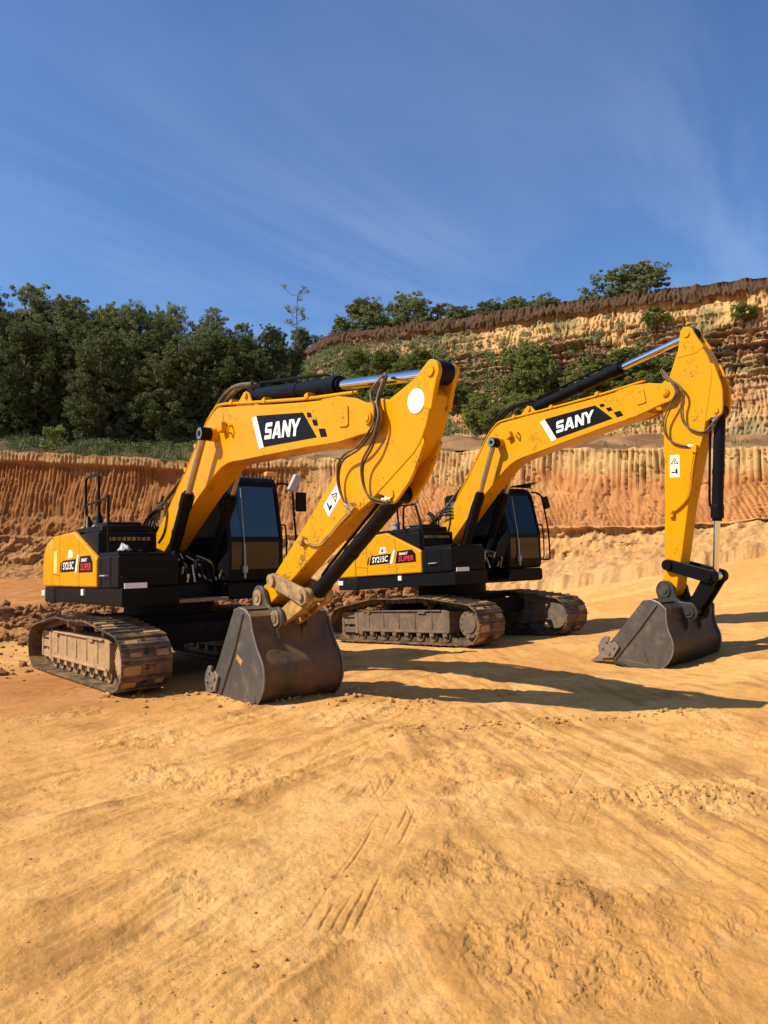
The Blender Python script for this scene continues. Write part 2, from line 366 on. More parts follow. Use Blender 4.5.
    v.box((.72, -.02, 1.40), (.42, .66, .30)); v.box((.62, -.3, 1.62), (.2, .14, .2)); v.box((.9, .1, 1.58), (.12, .2, .14))
    for i in range(9): v.cyl((.92, -.34 + i * .08, 1.36), (.985 + .02 * rnd.random(), -.34 + i * .08, 1.36), .022, n=8)
    v.build('valve_block', M['black_dusty'], R, S, .01)
    hs = MB()
    for i in range(6):
        y0 = rnd.uniform(-.38, .30); y1 = y0 + rnd.uniform(-.15, .15); x1 = rnd.uniform(.5, 1.05)
        hs.tube([(.93, y0, 1.42), (1.02, y0, 1.36 + rnd.random() * .1), (x1 + .15, (y0 + y1) / 2, 1.5 + rnd.random() * .15), (.35, y1, 1.75 + rnd.random() * .12)], .017, 7)
    for i in range(4): hs.tube([(-.35, -.28 + i * .05, 2.0), (-.28, -.29 + i * .05, 2.25), (.05, -.27 + i * .04, 2.42 + .05 * i), (.35, -.24, 2.44 + .06 * i)], .018, 7)
    hs.build('hydraulic_hose', M['hose_black'], R, S)
    ft = MB()
    for i in range(9): ft.cyl((1.0 + rnd.random() * .08, -.36 + i * .085, 1.3 + rnd.random() * .35), (1.05 + rnd.random() * .06, -.34 + i * .085, 1.33 + rnd.random() * .35), .02, n=8)
    ft.build('hose_fitting', M['rod_dusty'], R, S)
    # pivot bracket
    b = MB()
    for y in (-.34, .30): b.prism([(-.36, 1.3), (.42, 1.3), (.14, 1.86), (-.02, 1.95), (-.22, 1.93), (-.32, 1.8)], y, y + .045)
    b.cyl((g['bfx'], -.38, g['bfz']), (g['bfx'], .38, g['bfz']), .07)
    b.build('boom_bracket', M['black'], R, S, .006)
    # ---------------- hand rails
    hr = MB()
    if first:
        hr.tube([(1.05, -1.30, 1.35), (1.05, -1.30, 2.0), (1.05, -1.30, 2.50), (1.02, -1.29, 2.53), (.95, -1.27, 2.54), (.2, -1.05, 2.60), (-.4, -.9, 2.62), (-1.44, -.8, 2.62)], .019, 8, 4)
        hr.tube([(-1.28, -.8, 2.2), (-1.40, -.8, 2.40), (-1.47, -.8, 2.52), (-1.48, -.8, 2.98), (-1.45, -.8, 3.05), (-1.36, -.8, 3.07), (-.98, -.8, 3.07), (-.87, -.8, 3.06), (-.84, -.8, 2.98), (-.85, -.8, 2.5), (-.82, -.8, 2.2)], .022, 8, 4)
        hr.cyl((-.80, -.8, 2.12), (-.84, -.8, 2.46), .10, .028); hr.cyl((-1.26, -.8, 2.12), (-1.38, -.8, 2.42), .11, .028)
    else:
        hr.tube([(.80, -1.31, 1.33), (.79, -1.31, 1.6), (.74, -1.31, 2.02), (.60, -1.31, 2.50), (.55, -1.30, 2.585), (.46, -1.29, 2.6), (.26, -1.27, 2.60), (.17, -1.26, 2.57), (.14, -1.26, 2.48), (.12, -1.26, 2.15)], .021, 8, 4)
        hr.tube([(-.35, -1.0, 2.15), (-.36, -1.0, 2.60), (-.3, -1.0, 2.66), (.3, -1.1, 2.62)], .019, 8, 4)
    hr.build('handrail', M['black'], R, S)
    cab(R, S, first)
    # ---------------- boom
    A = (g['bfx'], g['bfz']); BX = S @ fr(A, p['ba'])
    top = [(-.13, .05), (-.05, .17), (.12, .285), (.67, .55), (1.35, .86), (2.02, 1.235), (2.22, 1.335), (2.40, 1.385), (2.58, 1.385), (2.8, 1.305), (3.3, 1.115), (3.9, .885), (4.5, .66), (5.05, .465), (5.24, .36)]
    bot = [(5.24, -.06), (5.0, -.02), (4.5, .12), (3.65, .33), (3.05, .475), (2.78, .545), (2.62, .573), (2.44, .575), (2.25, .54), (2.0, .475), (1.72, .40), (.9, .13), (.4, -.05), (.14, -.155), (-.06, -.13), (-.14, -.05)]
    bm_ = MB(); bm_.prism(top + bot, -.175, .175)
    boom = bm_.build('boom', M['yellow'], R, BX, .012)
    fk = MB()
    for s in (-1, 1):
        fk.prism([(4.94, .505), (5.24, .415), (5.5, .285), (5.66, .165)] + circ(5.673, 0, .155, 80, -95, 10) + [(5.5, -.115), (5.1, -.05), (4.94, -.005)], s * .175, s * .222)
    fk.build('boom_fork', M['yellow'], boom, None, .008)
    pn_ = MB(); pn_.cyl((g['L'], -.25, 0), (g['L'], .25, 0), .062, n=24); pn_.cyl((g['L'], -.262, 0), (g['L'], -.24, 0), .04, n=12)
    pn_.prism([(5.30, .26), (5.335, .245), (5.30, .09), (5.20, .12), (5.19, .09), (5.315, .05), (5.345, .06), (5.385, .24), (5.36, .27)], -.238, -.215)
    pn_.build('boom_pin', M['yellow'], boom)
    bo = MB(); bo.cyl((g['bcx'], -.27, g['bcz']), (g['bcx'], .27, g['bcz']), .095, n=24); bo.build('cylinder_boss', M['yellow'], boom)
    logo(boom, None, .175)
    for i, y in enumerate((-.145, -.09)):
        pi_ = MB(); o = .035 + .012 * i
        pi_.tube([(.9, y, .66 + o), (1.35, y, .87 + o), (2.02, y, 1.245 + o), (2.22, y, 1.345 + o), (2.40, y, 1.395 + o), (2.6, y, 1.39 + o), (3.3, y, 1.125 + o), (4.5, y, .67 + o), (5.2, y, .43 + o), (5.4, y, .36 + o)], .019, 8, 4)
        pi_.build('boom_pipe', M['yellow'], boom)
    for x, z in ((1.35, .87), (1.75, 1.09), (2.9, 1.28), (3.7, .97), (4.6, .645)):
        cl = MB(); cl.box((x, -.118, z + .05), (.07, .11, .06), None)
        cl.build('pipe_clamp', M['yellow'], boom, None, .004)
    br = MB()
    for y in (-.13, .10): br.prism([(2.92, 1.24), (3.38, 1.08), (3.36, 1.14), (3.30, 1.30), (3.24, 1.345), (3.16, 1.33)], y, y + .03)
    br.cyl((3.25, -.16, 1.28), (3.25, .16, 1.28), .04); br.build('cylinder_bracket', M['yellow'], boom, None, .004)
    wl = MB(); wl.box((2.70, -.225, 1.05), (.12, .08, .12)); wl.prism([(2.66, 1.10), (2.69, 1.10), (2.68, 1.28), (2.65, 1.28)], -.19, -.172)
    wlo = wl.build('work_light', M['yellow'], boom, None, .015)
    hd = MB(); hd.tube([(2.84, -.172, .92), (2.86, -.24, .92), (2.90, -.24, .98), (2.88, -.172, 1.01)], .014, 7, 3); hd.build('grab_hook', M['yellow'], boom)
    ah = MB()
    for k in range(2):
        ah.tube([(1.75 + .1 * k, -.06 + .1 * k, 1.12), (1.95, -.06 + .1 * k, 1.34), (2.35, -.05 + .09 * k, 1.545), (2.68, -.05 + .09 * k, 1.60), (2.95, -.05 + .09 * k, 1.56), (3.28, -.04 + .07 * k, 1.44)], .03, 8, 4)
    ah.build('cylinder_hose', M['hose'] if first else M['hose_black'], boom)
    bl = MB()
    for k in range(3): bl.tube([(.15 + k * .1, -.19 - k * .012, .36 + .07 * k), (.28 + k * .16, -.24, .60), (.65 + .1 * k, -.20, .66 + .03 * k), (.95 + .15 * k, -.13, .77 + .06 * k)], .017, 7, 4)
    bl.tube([(.20, -.185, .12), (.46, -.19, .22), (.62, -.19, .42), (.66, -.16, .60)], .013, 7, 4)
    bl.build('boom_hose', M['hose'], boom)
    # boom cylinders: machine frame
    ca, sa = cos(p['ba']), sin(p['ba'])
    def b2s(x, z): return (A[0] + x * ca - z * sa, A[1] + x * sa + z * ca)
    tp_ = b2s(g['bcx'], g['bcz']); bp = (.66, 1.38)
    for y in (-.345, .315):
        cylinder(R, S, bp, tp_, y, .083, .045, .60, 'boom_cylinder', M['black'], M['rod_dusty'], cap=M['black'])
    # arm cylinder in boom frame
    B = (A[0] + g['L'] * ca, A[1] + g['L'] * sa)
    au, sau = cos(p['aa']), sin(p['aa'])
    def a2s(u, v): return (B[0] + u * au - v * sau, B[1] + u * sau + v * au)
    cylinder(R, S, b2s(3.26, 1.29), a2s(g['atx'], g['aty']), 0, .095, .055, {1: 1.72 / 2.94, 2: .62}[m] if False else (1.86, ), 'arm_cylinder', M['black'], M['chrome'])
    # ---------------- arm
    AX = S @ fr(B, p['aa'])
    back = [(-.70, .165), (-.25, .0), (-.14, -.16), (.12, -.17), (.29, -.10), (.43, -.09), (1.14, -.07), (1.84, -.06), (2.70, -.055), (2.80, -.10), (2.92, -.115), (3.01, -.06), (3.025, .03), (2.98, .10)]
    front = [(2.88, .15), (2.31, .237), (1.63, .325), (.85, .488), (.62, .555), (.1, .63), (-.16, .667), (-.30, .655), (-.45, .60), (-.62, .50), (-.70, .44)]
    am = MB(); am.prism(back + front, -.125, .125)
    arm = am.build('arm', M['yellow'], R, AX, .012)
    er = MB()
    for y in (-.131, .081): er.prism([(-.50, .12), (-.70, .155), (-.82, .165)] + circ(-.819, .267, .115, 250, 100, 10)[1:] + [(-.74, .44), (-.60, .54), (-.52, .42)], y, y + .05)
    er.build('arm_ear', M['yellow'], arm, None, .006)
    ap = MB(); ap.cyl((g['atx'], -.15, g['aty']), (g['atx'], .15, g['aty']), .05, n=20); ap.build('arm_pin', M['yellow'], arm)
    rb = MB(); rb.cyl((g['atx'], -.075, g['aty']), (g['atx'], .075, g['aty']), .11, n=20); rb.build('rod_eye', M['black'], arm)
    bk_ = MB()
    for y in (-.118, .083): bk_.prism([(-.36, .60), (-.33, .685), (-.05, .79), (.06, .815), (.28, .82)] + circ(.334, .71, .105, 80, -30, 6) + [(.50, .55), (.2, .58)], y, y + .035)
    bk_.build('cylinder_bracket', M['yellow'], arm, None, .006)
    bp2 = MB(); bp2.cyl((g['bcbx'], -.135, g['bcby']), (g['bcbx'], .135, g['bcby']), .045, n=18); bp2.build('bracket_pin', M['yellow'], arm)
    if first:
        dd = MB(); dd.prism([(-.515 + .118 * cos(t * pi / 20), .325 + .118 * sin(t * pi / 20)) for t in range(40)], -.1345, -.12); dd.build('round_decal', M['disc'], arm)
    stk = MB(); stk.prism([(.925, .02), (1.255, .025), (1.255, .185), (.925, .175)], -.1285, -.12)
    so = stk.build('warning_sticker', M['cream'] if not first else M['white'], arm)
    sm = MB()
    for q in ([(.965, .098), (1.06, .035), (1.06, .05), (.985, .098)], [(.965, .098), (.985, .098), (1.06, .148), (1.06, .163)], [(1.05, .05), (1.06, .05), (1.06, .148), (1.05, .148)], [(1.01, .09), (1.04, .09), (1.04, .105), (1.01, .105)]): sm.prism(q, -.1305, -.126)
    for q in ([(1.13, .12), (1.15, .115), (1.20, .115), (1.20, .15), (1.13, .145)], [(1.17, .05), (1.19, .05), (1.19, .11), (1.17, .11)]): sm.prism(q, -.1305, -.126)
    sm.build('sticker_mark', M['decal'], so)
    py = -.155
    ppm = MB()
    for k in range(2): ppm.tube([(1.76, py, .07 + .03 * k), (1.70, py, .17 + .025 * k), (1.58, py, .29 + .025 * k), (1.45, py, .345 + .022 * k), (1.16, py, .375 + .025 * k), (.90, py, .415 + .025 * k)], .012, 7, 4)
    ppm.box((.86, -.155, .43), (.10, .07, .08)); ppm.box((1.79, -.15, .07), (.10, .06, .07)); ppm.cyl((1.76, -.125, .07), (1.76, -.19, .07), .03)
    ppm.build('arm_pipe', M['yellow_mud'] if first else M['yellow'], arm)
    ho = MB()
    if first:
        paths = [[(-.36, -0.135, -.24), (-.20, -0.235, -.20), (-.15, -0.275, -.10), (-.14, -0.295, .02), (0, -0.295, .12), (.28, -0.295, .105), (.56, -0.275, -.02), (.74, -0.245, .01), (.86, -0.215, .15), (.90, -0.185, .31), (.87, -0.165, .42)],
                 [(-.38, -0.1, -.26), (-.19, -0.235, -.06), (-.12, -0.285, .12), (.12, -0.285, .23), (.36, -0.265, .25), (.50, -0.235, .37), (.55, -0.205, .53), (.47, -0.165, .68), (.37, -0.135, .76)]]
    else:
        paths = [[(-.36, -0.1, -.16), (-.24, -0.205, -.05), (-.13, -0.275, .10), (.03, -0.295, .18), (.16, -0.295, .11), (.41, -0.275, -.02), (.65, -0.235, .01), (.77, -0.185, .16), (.83, -0.155, .43)],
                 [(-.38, -0.1, -.14), (-.23, -0.185, 0), (-.07, -0.255, .21), (.07, -0.275, .275), (.27, -0.255, .245), (.475, -0.235, .28), (.60, -0.205, .44), (.615, -0.175, .60), (.42, -0.135, .75)]]
    for q in paths:
        q = [(a_, -.125 - (-b_ - .125) * .7 if b_ < -.125 else b_, c_) for a_, b_, c_ in q]; ho.tube(q, .0125, 8, 5); ho.tube([(a_ + .018, b_ + .02, c_ + .022) for a_, b_, c_ in q], .011, 8, 5)
    ho.build('arm_hose', M['hose'], arm)
    for q in paths:
        ff = MB(); a_, b_ = Vector(q[-1]), Vector(q[-2]); d_ = (b_ - a_).normalized(); ff.cyl(a_ - d_ * .02, a_ + d_ * .09, .024, n=8); ff.cyl(a_ + d_ * .02, a_ + d_ * .05, .032, n=6); ff.build('hose_fitting', M['rod_dusty'], arm)
    # ---------------- bucket and linkage
    K = np.array(a2s(g['al'], 0)); il = np.array(a2s(g['ilu'], g['ilv']))
    kk = K + g['kl'] * np.array([cos(p['bk']), sin(p['bk'])])
    r1, r2 = g['ltr'], .60
    dv = kk - il; D_ = hypot(*dv); a_ = (r1 * r1 - r2 * r2 + D_ * D_) / (2 * D_); hh = sqrt(max(r1 * r1 - a_ * a_, 1e-6))
    pp = il + a_ * dv / D_ + hh * np.array([-dv[1], dv[0]]) / D_
    lm = M['rust_link'] if first else M['black']
    for y in (-.19, .14): 
        lk = MB(); bar(lk, il, pp, y, y + .05, .085, .095); lk.build('idler_link', lm, R, S, .006)
    cp = MB(); cp.cyl((il[0], -.215, il[1]), (il[0], .215, il[1]), .048, n=18); cp.cyl((pp[0], -.22, pp[1]), (pp[0], .22, pp[1]), .05, n=18)
    cp.cyl((il[0], -.225, il[1]), (il[0], -.13, il[1]), .075, n=18)
    cp.build('link_pin', lm, R, S)
    l2 = MB(); bar(l2, pp, kk, -.137, -.085, .10, .09); bar(l2, pp, kk, .085, .137, .10, .09)
    mid = (pp + kk) / 2; dd_ = (kk - pp) / hypot(*(kk - pp)); e0 = mid - dd_ * .12; e1 = mid + dd_ * .16
    bar(l2, e0, e1, -.09, .09, .06, .06)
    l2.build('bucket_link', M['yellow_mud'] if first else M['black'], R, S, .006)
    cylinder(R, S, a2s(g['bcbx'], g['bcby']), tuple(pp), 0, .078, .044, (1.75 if first else 1.52,), 'bucket_cylinder', M['black'], M['chrome'] if not first else M['rod_dusty'])
    KX = S @ fr(K, p['bk'])
    bucket(R, KX, first, g['kl'])
    return R

def bar(mb, p, q, y0, y1, rp, rq):
    # flat bar with rounded ends between two pins of the x-z plane
    a = atan2(q[1] - p[1], q[0] - p[0]); pl = []
    for i in range(9): t = a + pi / 2 + pi * i / 8; pl.append((p[0] + rp * cos(t), p[1] + rp * sin(t)))
    for i in range(9): t = a - pi / 2 + pi * i / 8; pl.append((q[0] + rq * cos(t), q[1] + rq * sin(t)))
    mb.prism(pl, y0, y1)

def cylinder(R, S, p, q, y, rt, rr, frac, name, mt, mr, cap=None):
    p = Vector((p[0], y, p[1])); q = Vector((q[0], y, q[1])); d = q - p; Ln = d.length; d.normalize()
    tl = frac[0] if isinstance(frac, tuple) else frac * Ln
    e = p + d * tl
    t = MB(); t.cyl(p + d * .05, e - d * .02, rt, n=24); t.cyl(e - d * .16, e, rt * 1.14, n=24); t.cyl(e - d * .2, e - d * .16, rt * 1.05, rt * 1.14, n=24); t.cyl(e, e + d * .04, rt * .85, n=24)
    t.cyl(p - Vector((0, .09, 0)), p + Vector((0, .09, 0)), rt * 1.1, n=20)
    up = d.cross(Vector((0, 1, 0))); up = up if up.z > 0 else -up
    t.tube([p + d * .12 + up * rt, p + d * .14 + up * (rt + .05), p + d * .22 + up * (rt + .06), p + d * (tl - .3) + up * (rt + .045), p + d * (tl - .14) + up * (rt + .01)], .018, 7, 3)
    t.cyl(p + d * tl * .55 - up * .0, p + d * (tl * .55 + .06), rt * 1.08, n=24)
    o = t.build(name, mt, R, S)
    r = MB(); r.cyl(e + d * .01, q - d * .04, rr, n=20); r.cyl(q - Vector((0, .08, 0)), q + Vector((0, .08, 0)), rr * 1.75, n=20)
    r.build('rod', mr, o)
    if cap:
        c = MB(); s = -1 if y < 0 else 1
        c.cyl(q - Vector((0, .075, 0)), q + Vector((0, .075, 0)), rr * 2.0, n=20); c.cyl(q, q + Vector((0, s * .085, 0)), .04, n=16)
        c.build('rod_end', cap, o)

def cab(R, S, first):
    y0, y1 = .34, 1.27
    prof = [(-.46, 1.315), (1.25, 1.315), (1.285, 1.42), (1.30, 1.95), (1.13, 2.80), (1.06, 2.885), (.95, 2.915), (-.40, 2.915), (-.46, 2.85)]
    c = MB(); c.prism(prof, y0, y1)
    o = c.build('cab', M['black'], R, S, .03, 3)
    gm_ = M['glass'] if first else M['glass_black']
    def pane(x0, z0, x1, z1, ya, yb, nm, mt=gm_, off=.006):
        # pane on the sloping front between two profile points
        dx, dz = x1 - x0, z1 - z0; l = hypot(dx, dz); nx, nz = dz / l, -dx / l
        w = MB(); w.prism([(x0, z0), (x1, z1), (x1 + nx * off, z1 + nz * off), (x0 + nx * off, z0 + nz * off)], ya, yb)
        return w.build(nm, mt, o)
    pane(1.295, 1.978, 1.142, 2.74, y0 + .05, y1 - .09, 'windscreen')
    pane(1.2875, 1.50, 1.2985, 1.90, y0 + .05, y1 - .09, 'lower_window', M['glass_dark'])
    fr_ = MB(); fr_.prism([(1.14, 2.76), (1.16, 2.76), (1.31, 1.99), (1.31, 1.945), (1.295, 1.945), (1.28, 1.99)], y1 - .07, y1 - .02); fr_.build('window_frame', M['plastic'], o, None, .004)
    s = MB(); s.prism([(.0, 2.0), (1.12, 2.0), (.98, 2.76), (.0, 2.76)], y0 - .006, y0 + .01); s.prism([(-.40, 2.0), (-.06, 2.0), (-.06, 2.76), (-.40, 2.76)], y0 - .006, y0 + .01); s.build('side_window', M['glass'], o)
    s = MB(); s.prism([(.25, 2.0), (1.12, 2.0), (.98, 2.76), (.25, 2.76)], y1 - .01, y1 + .006); s.prism([(-.40, 2.0), (.15, 2.0), (.15, 2.76), (-.40, 2.76)], y1 - .01, y1 + .006); s.build('side_window', M['glass'], o)
    dr = MB(); dr.prism([(.2, 1.36), (1.2, 1.36), (1.2, 1.95), (.2, 1.95)], y1, y1 + .012); dr.box((.34, y1 + .03, 1.75), (.14, .03, .03)); dr.build('door', M['black'], o, None, .006)
    w = MB(); w.tube([(1.235, .58, 2.70), (1.325, .58, 1.98), (1.335, .59, 1.62)], .007, 6, 0); w.box((1.325, .59, 1.62), (.02, .025, .5)); w.box((1.33, .59, 1.5), (.05, .06, .10)); w.build('wiper', M['grey'], o)
    rf = MB(); rf.box((.3, (y0 + y1) / 2, 2.925), (.9, .6, .03)); rf.build('roof_hatch', M['plastic'], o, None, .01)
    lw = MB(); lw.box((1.14, y1 - .13, 2.945), (.10, .16, .075)); lw.build('work_light', M['orange_lens'] if first else M['plastic'], o, None, .015)
    if not first:
        vz = MB(); vz.add([(1.0, y0 + .45, 2.92), (1.0, y1, 2.93), (1.28, y1 + .02, 2.99), (1.28, y0 + .6, 2.95), (1.0, y0 + .45, 2.94), (1.0, y1, 2.95), (1.28, y1 + .02, 3.01), (1.28, y0 + .6, 2.97)], [(0, 1, 2, 3), (7, 6, 5, 4), (0, 4, 5, 1), (1, 5, 6, 2), (2, 6, 7, 3), (3, 7, 4, 0)]); vz.build('sun_visor', M['plastic'], o)
    an = MB(); an.tube([(1.05, 1.18, 2.92), (1.10, 1.14, 3.28)], .006, 6, 0); an.build('antenna', M['plastic'], o)
    ra = MB()
    if first: ra.tube([(1.14, 1.25, 2.80), (1.22, 1.36, 2.80), (1.30, 1.44, 2.72), (1.30, 1.46, 2.4), (1.30, 1.50, 1.9)], .017, 7, 4)
    else: ra.tube([(1.14, 1.25, 2.82), (1.24, 1.30, 2.80), (1.30, 1.36, 2.72), (1.30, 1.42, 2.5), (1.30, 1.50, 2.05), (1.30, 1.50, 1.55), (1.30, 1.47, 1.47), (1.27, 1.28, 1.47)], .017, 7, 4)
    ra.build('mirror_rail', M['plastic'], o)
    mi = MB()
    if first: mi.box((1.30, 1.60, 2.52), (.05, .17, .30)); mi.tube([(1.30, 1.44, 2.40), (1.30, 1.55, 2.42)], .013, 6, 0)
    else: mi.box((1.30, 1.49, 2.60), (.05, .15, .24), Matrix.Translation((1.30, 1.49, 2.6)) @ Matrix.Rotation(radians(18), 4, 'X') @ Matrix.Translation((-1.30, -1.49, -2.6))); mi.tube([(1.25, 1.28, 2.79), (1.30, 1.45, 2.70)], .013, 6, 0)
    mi.build('mirror', M['plastic'], o, None, .015)
    if first:
        ml = MB(); Q = Matrix.Translation((1.32, 1.47, 2.80)) @ Matrix.Rotation(radians(-28), 4, 'X')
        ml.box((0, 0, 0), (.08, .13, .28), Q); ml.build('mirror', M['rag'], o, None, .02)
    gh = MB(); gh.tube([(1.27, y1 - .01, 1.5), (1.33, y1 + .02, 1.55), (1.34, y1 + .02, 2.1), (1.26, y1 - .01, 2.16)], .013, 7, 3); gh.build('grab_handle', M['plastic'], o)
    # step below the front
    st = MB(); st.box((1.14, .80, 1.19), (.30, .92, .20)); st.build('cab_step', M['black_dusty'], o, None, .012)

def track(R, sd, first):
    xc, r = 1.742, .345
    path = []
    def add(x, z): path.append((x, z))
    for i in range(25): t = radians(-90 + 180 * i / 24); add(xc + r * cos(t), .39 + r * sin(t))
    for x, z in ((1.3, .79), (1.0, .83), (.6, .868), (.3, .852), (0, .846), (-.3, .852), (-.65, .868), (-1.0, .825), (-1.35, .77), (-1.6, .74)): add(x, z)
    r2 = .325
    for i in range(25): t = radians(95 + 175 * i / 24); add(-1.79 + r2 * cos(t), .375 + r2 * sin(t))
    for x in np.linspace(-1.5, 1.5, 9): add(x, .045)
    P = np.array(path); P = np.vstack([P, P[:1]])
    sl = np.r_[0, np.cumsum(np.hypot(*np.diff(P, axis=0).T))]; tot = sl[-1]; n = 48
    at = lambda s: np.array([np.interp(s % tot, sl, P[:, 0]), np.interp(s % tot, sl, P[:, 1])])
    yc = sd * 1.197; W = .645; b = MB(); pitch = tot / n
    rnd = random.Random(3 + sd)
    for i in range(n):
        a = at(i * pitch + .002); c = at((i + 1) * pitch - .002); d = c - a; l = hypot(*d); d = d / l; nn = np.array([d[1], -d[0]])
        mid = (a + c) / 2
        X = Matrix(((d[0], 0, nn[0], mid[0]), (0, 1, 0, yc), (d[1], 0, nn[1], mid[1]), (0, 0, 0, 1)))
        hl = l / 2
        sec = [(-hl, -.008), (hl, -.008), (hl, .010), (hl - .012, .012), (hl - .02, .034), (hl - .032, .034), (hl - .042, .012), (.014, .012), (.006, .017), (-.006, .017), (-.014, .012), (-hl + .052, .012), (-hl + .04, .020), (-hl + .026, .020), (-hl + .016, .012), (-hl, .010)]
        b.prism(sec, -W / 2, W / 2, X, 0)
        b.box((0, 0, .014), (.03, .06, .006), X, 1); b.box((hl * .55, .0, .014), (.035, .05, .006), X, 1)
        for y in (-.085, .085):
            b.prism([(-hl * 1.0, -.012), (hl * 1.0, -.012), (hl * .9, -.085), (-hl * .55, -.10), (-hl * .95, -.07)], y - .02, y + .02, X, 0)
        # clods of mud stuck on the shoe
        for k in (-1, 1):
            if rnd.random() < .5: b.box((rnd.uniform(-.03, .03), k * rnd.uniform(.13, .21), .016), (rnd.uniform(.05, .11), rnd.uniform(.08, .22), .012), X, 2)
    T = b.build('track', [M['track'], M['track_dark'], M['frame_mud']], R)
    fm = M['frame_mud'] if first else M['frame_dark']
    out = yc + sd * .13
    f = MB(); f.prism([(-1.38, .22), (1.20, .22), (1.24, .27), (1.24, .60), (1.15, .63), (-1.38, .63)], yc - .17, yc + .17)
    f.box((-.98, out + sd * .05, .60), (.10, .04, .07)); f.box((.55, out + sd * .05, .60), (.20, .04, .07)); f.box((.0, out + sd * .045, .24), (2.3, .03, .04))
    for x in (-1.0, -.55, -.1, .35, .8): f.box((x, yc + sd * .175, .45), (.03, .02, .30))
    f.box((-.05, yc + sd * .18, .62), (2.2, .05, .025))
    f.box((-.62, yc, .72), (.1, .1, .22)); f.box((.62, yc, .72), (.1, .1, .22))
    f.prism([(.75, .63), (1.22, .63), (1.9, .55), (1.9, .70), (1.3, .80), (.75, .8)], yc - sd * .17 - .015, yc - sd * .17 + .015)
    f.build('track_frame', fm, T, None, .01)
    yk = MB()
    for z in (.25, .41, .55): yk.box((-1.62, out, z), (.52, .05, .11))
    yk.box((-1.40, out, .40), (.10, .10, .44)); yk.box((-1.86, out, .38), (.08, .07, .36)); yk.box((-1.62, yc - sd * .13, .40), (.50, .05, .26))
    yk.build('idler_yoke', fm, T, None, .008)
    w = MB(); w.cyl((-1.79, yc - .07, .375), (-1.79, yc + .07, .375), .285, n=36); w.cyl((-1.79, yc - .02, .375), (-1.79, yc + .02, .375), .31, n=36); w.cyl((-1.79, yc - .12, .375), (-1.79, yc + .12, .375), .09, n=20)
    w.build('idler_wheel', fm, T)
    s = MB()
    nt = 21; pl = []
    for i in range(nt * 2):
        t = 2 * pi * i / (nt * 2); rr = .315 if i % 2 else .255; pl.append((xc + rr * cos(t), .39 + rr * sin(t)))
    s.prism(pl, yc - .035, yc + .035); s.build('sprocket', fm, T)
    fd = MB(); fd.cyl((xc, yc, .39), (xc, yc + sd * .19, .39), .235, n=36); fd.cyl((xc, yc + sd * .19, .39), (xc, yc + sd * .215, .39), .17, .15, n=36); fd.cyl((xc, yc, .39), (xc, yc - sd * .22, .39), .25, n=36)
    for k in range(12): t = 2 * pi * k / 12; fd.cyl((xc + .2 * cos(t), yc + sd * .185, .39 + .2 * sin(t)), (xc + .2 * cos(t), yc + sd * .203, .39 + .2 * sin(t)), .018, n=8)
    fd.build('final_drive', fm, T)
    for i in range(8):
        x = -1.26 + i * .34
        q = MB(); q.cyl((x, yc - .15, .165), (x, yc + .15, .165), .055, n=14)
        for y in (-.085, .085): q.cyl((x, yc + y - .03, .165), (x, yc + y + .03, .165), .082, n=18); q.cyl((x, yc + y + sd * .03, .165), (x, yc + y + sd * .05, .165), .095, n=18)
        q.box((x, out + sd * .03, .195), (.11, .05, .07))
        q.build('bottom_roller', fm, T)
    for x in (-.62, .62):
        q = MB(); q.cyl((x, yc - .14, .765), (x, yc + .14, .765), .06, n=16); q.build('carrier_roller', fm, T)

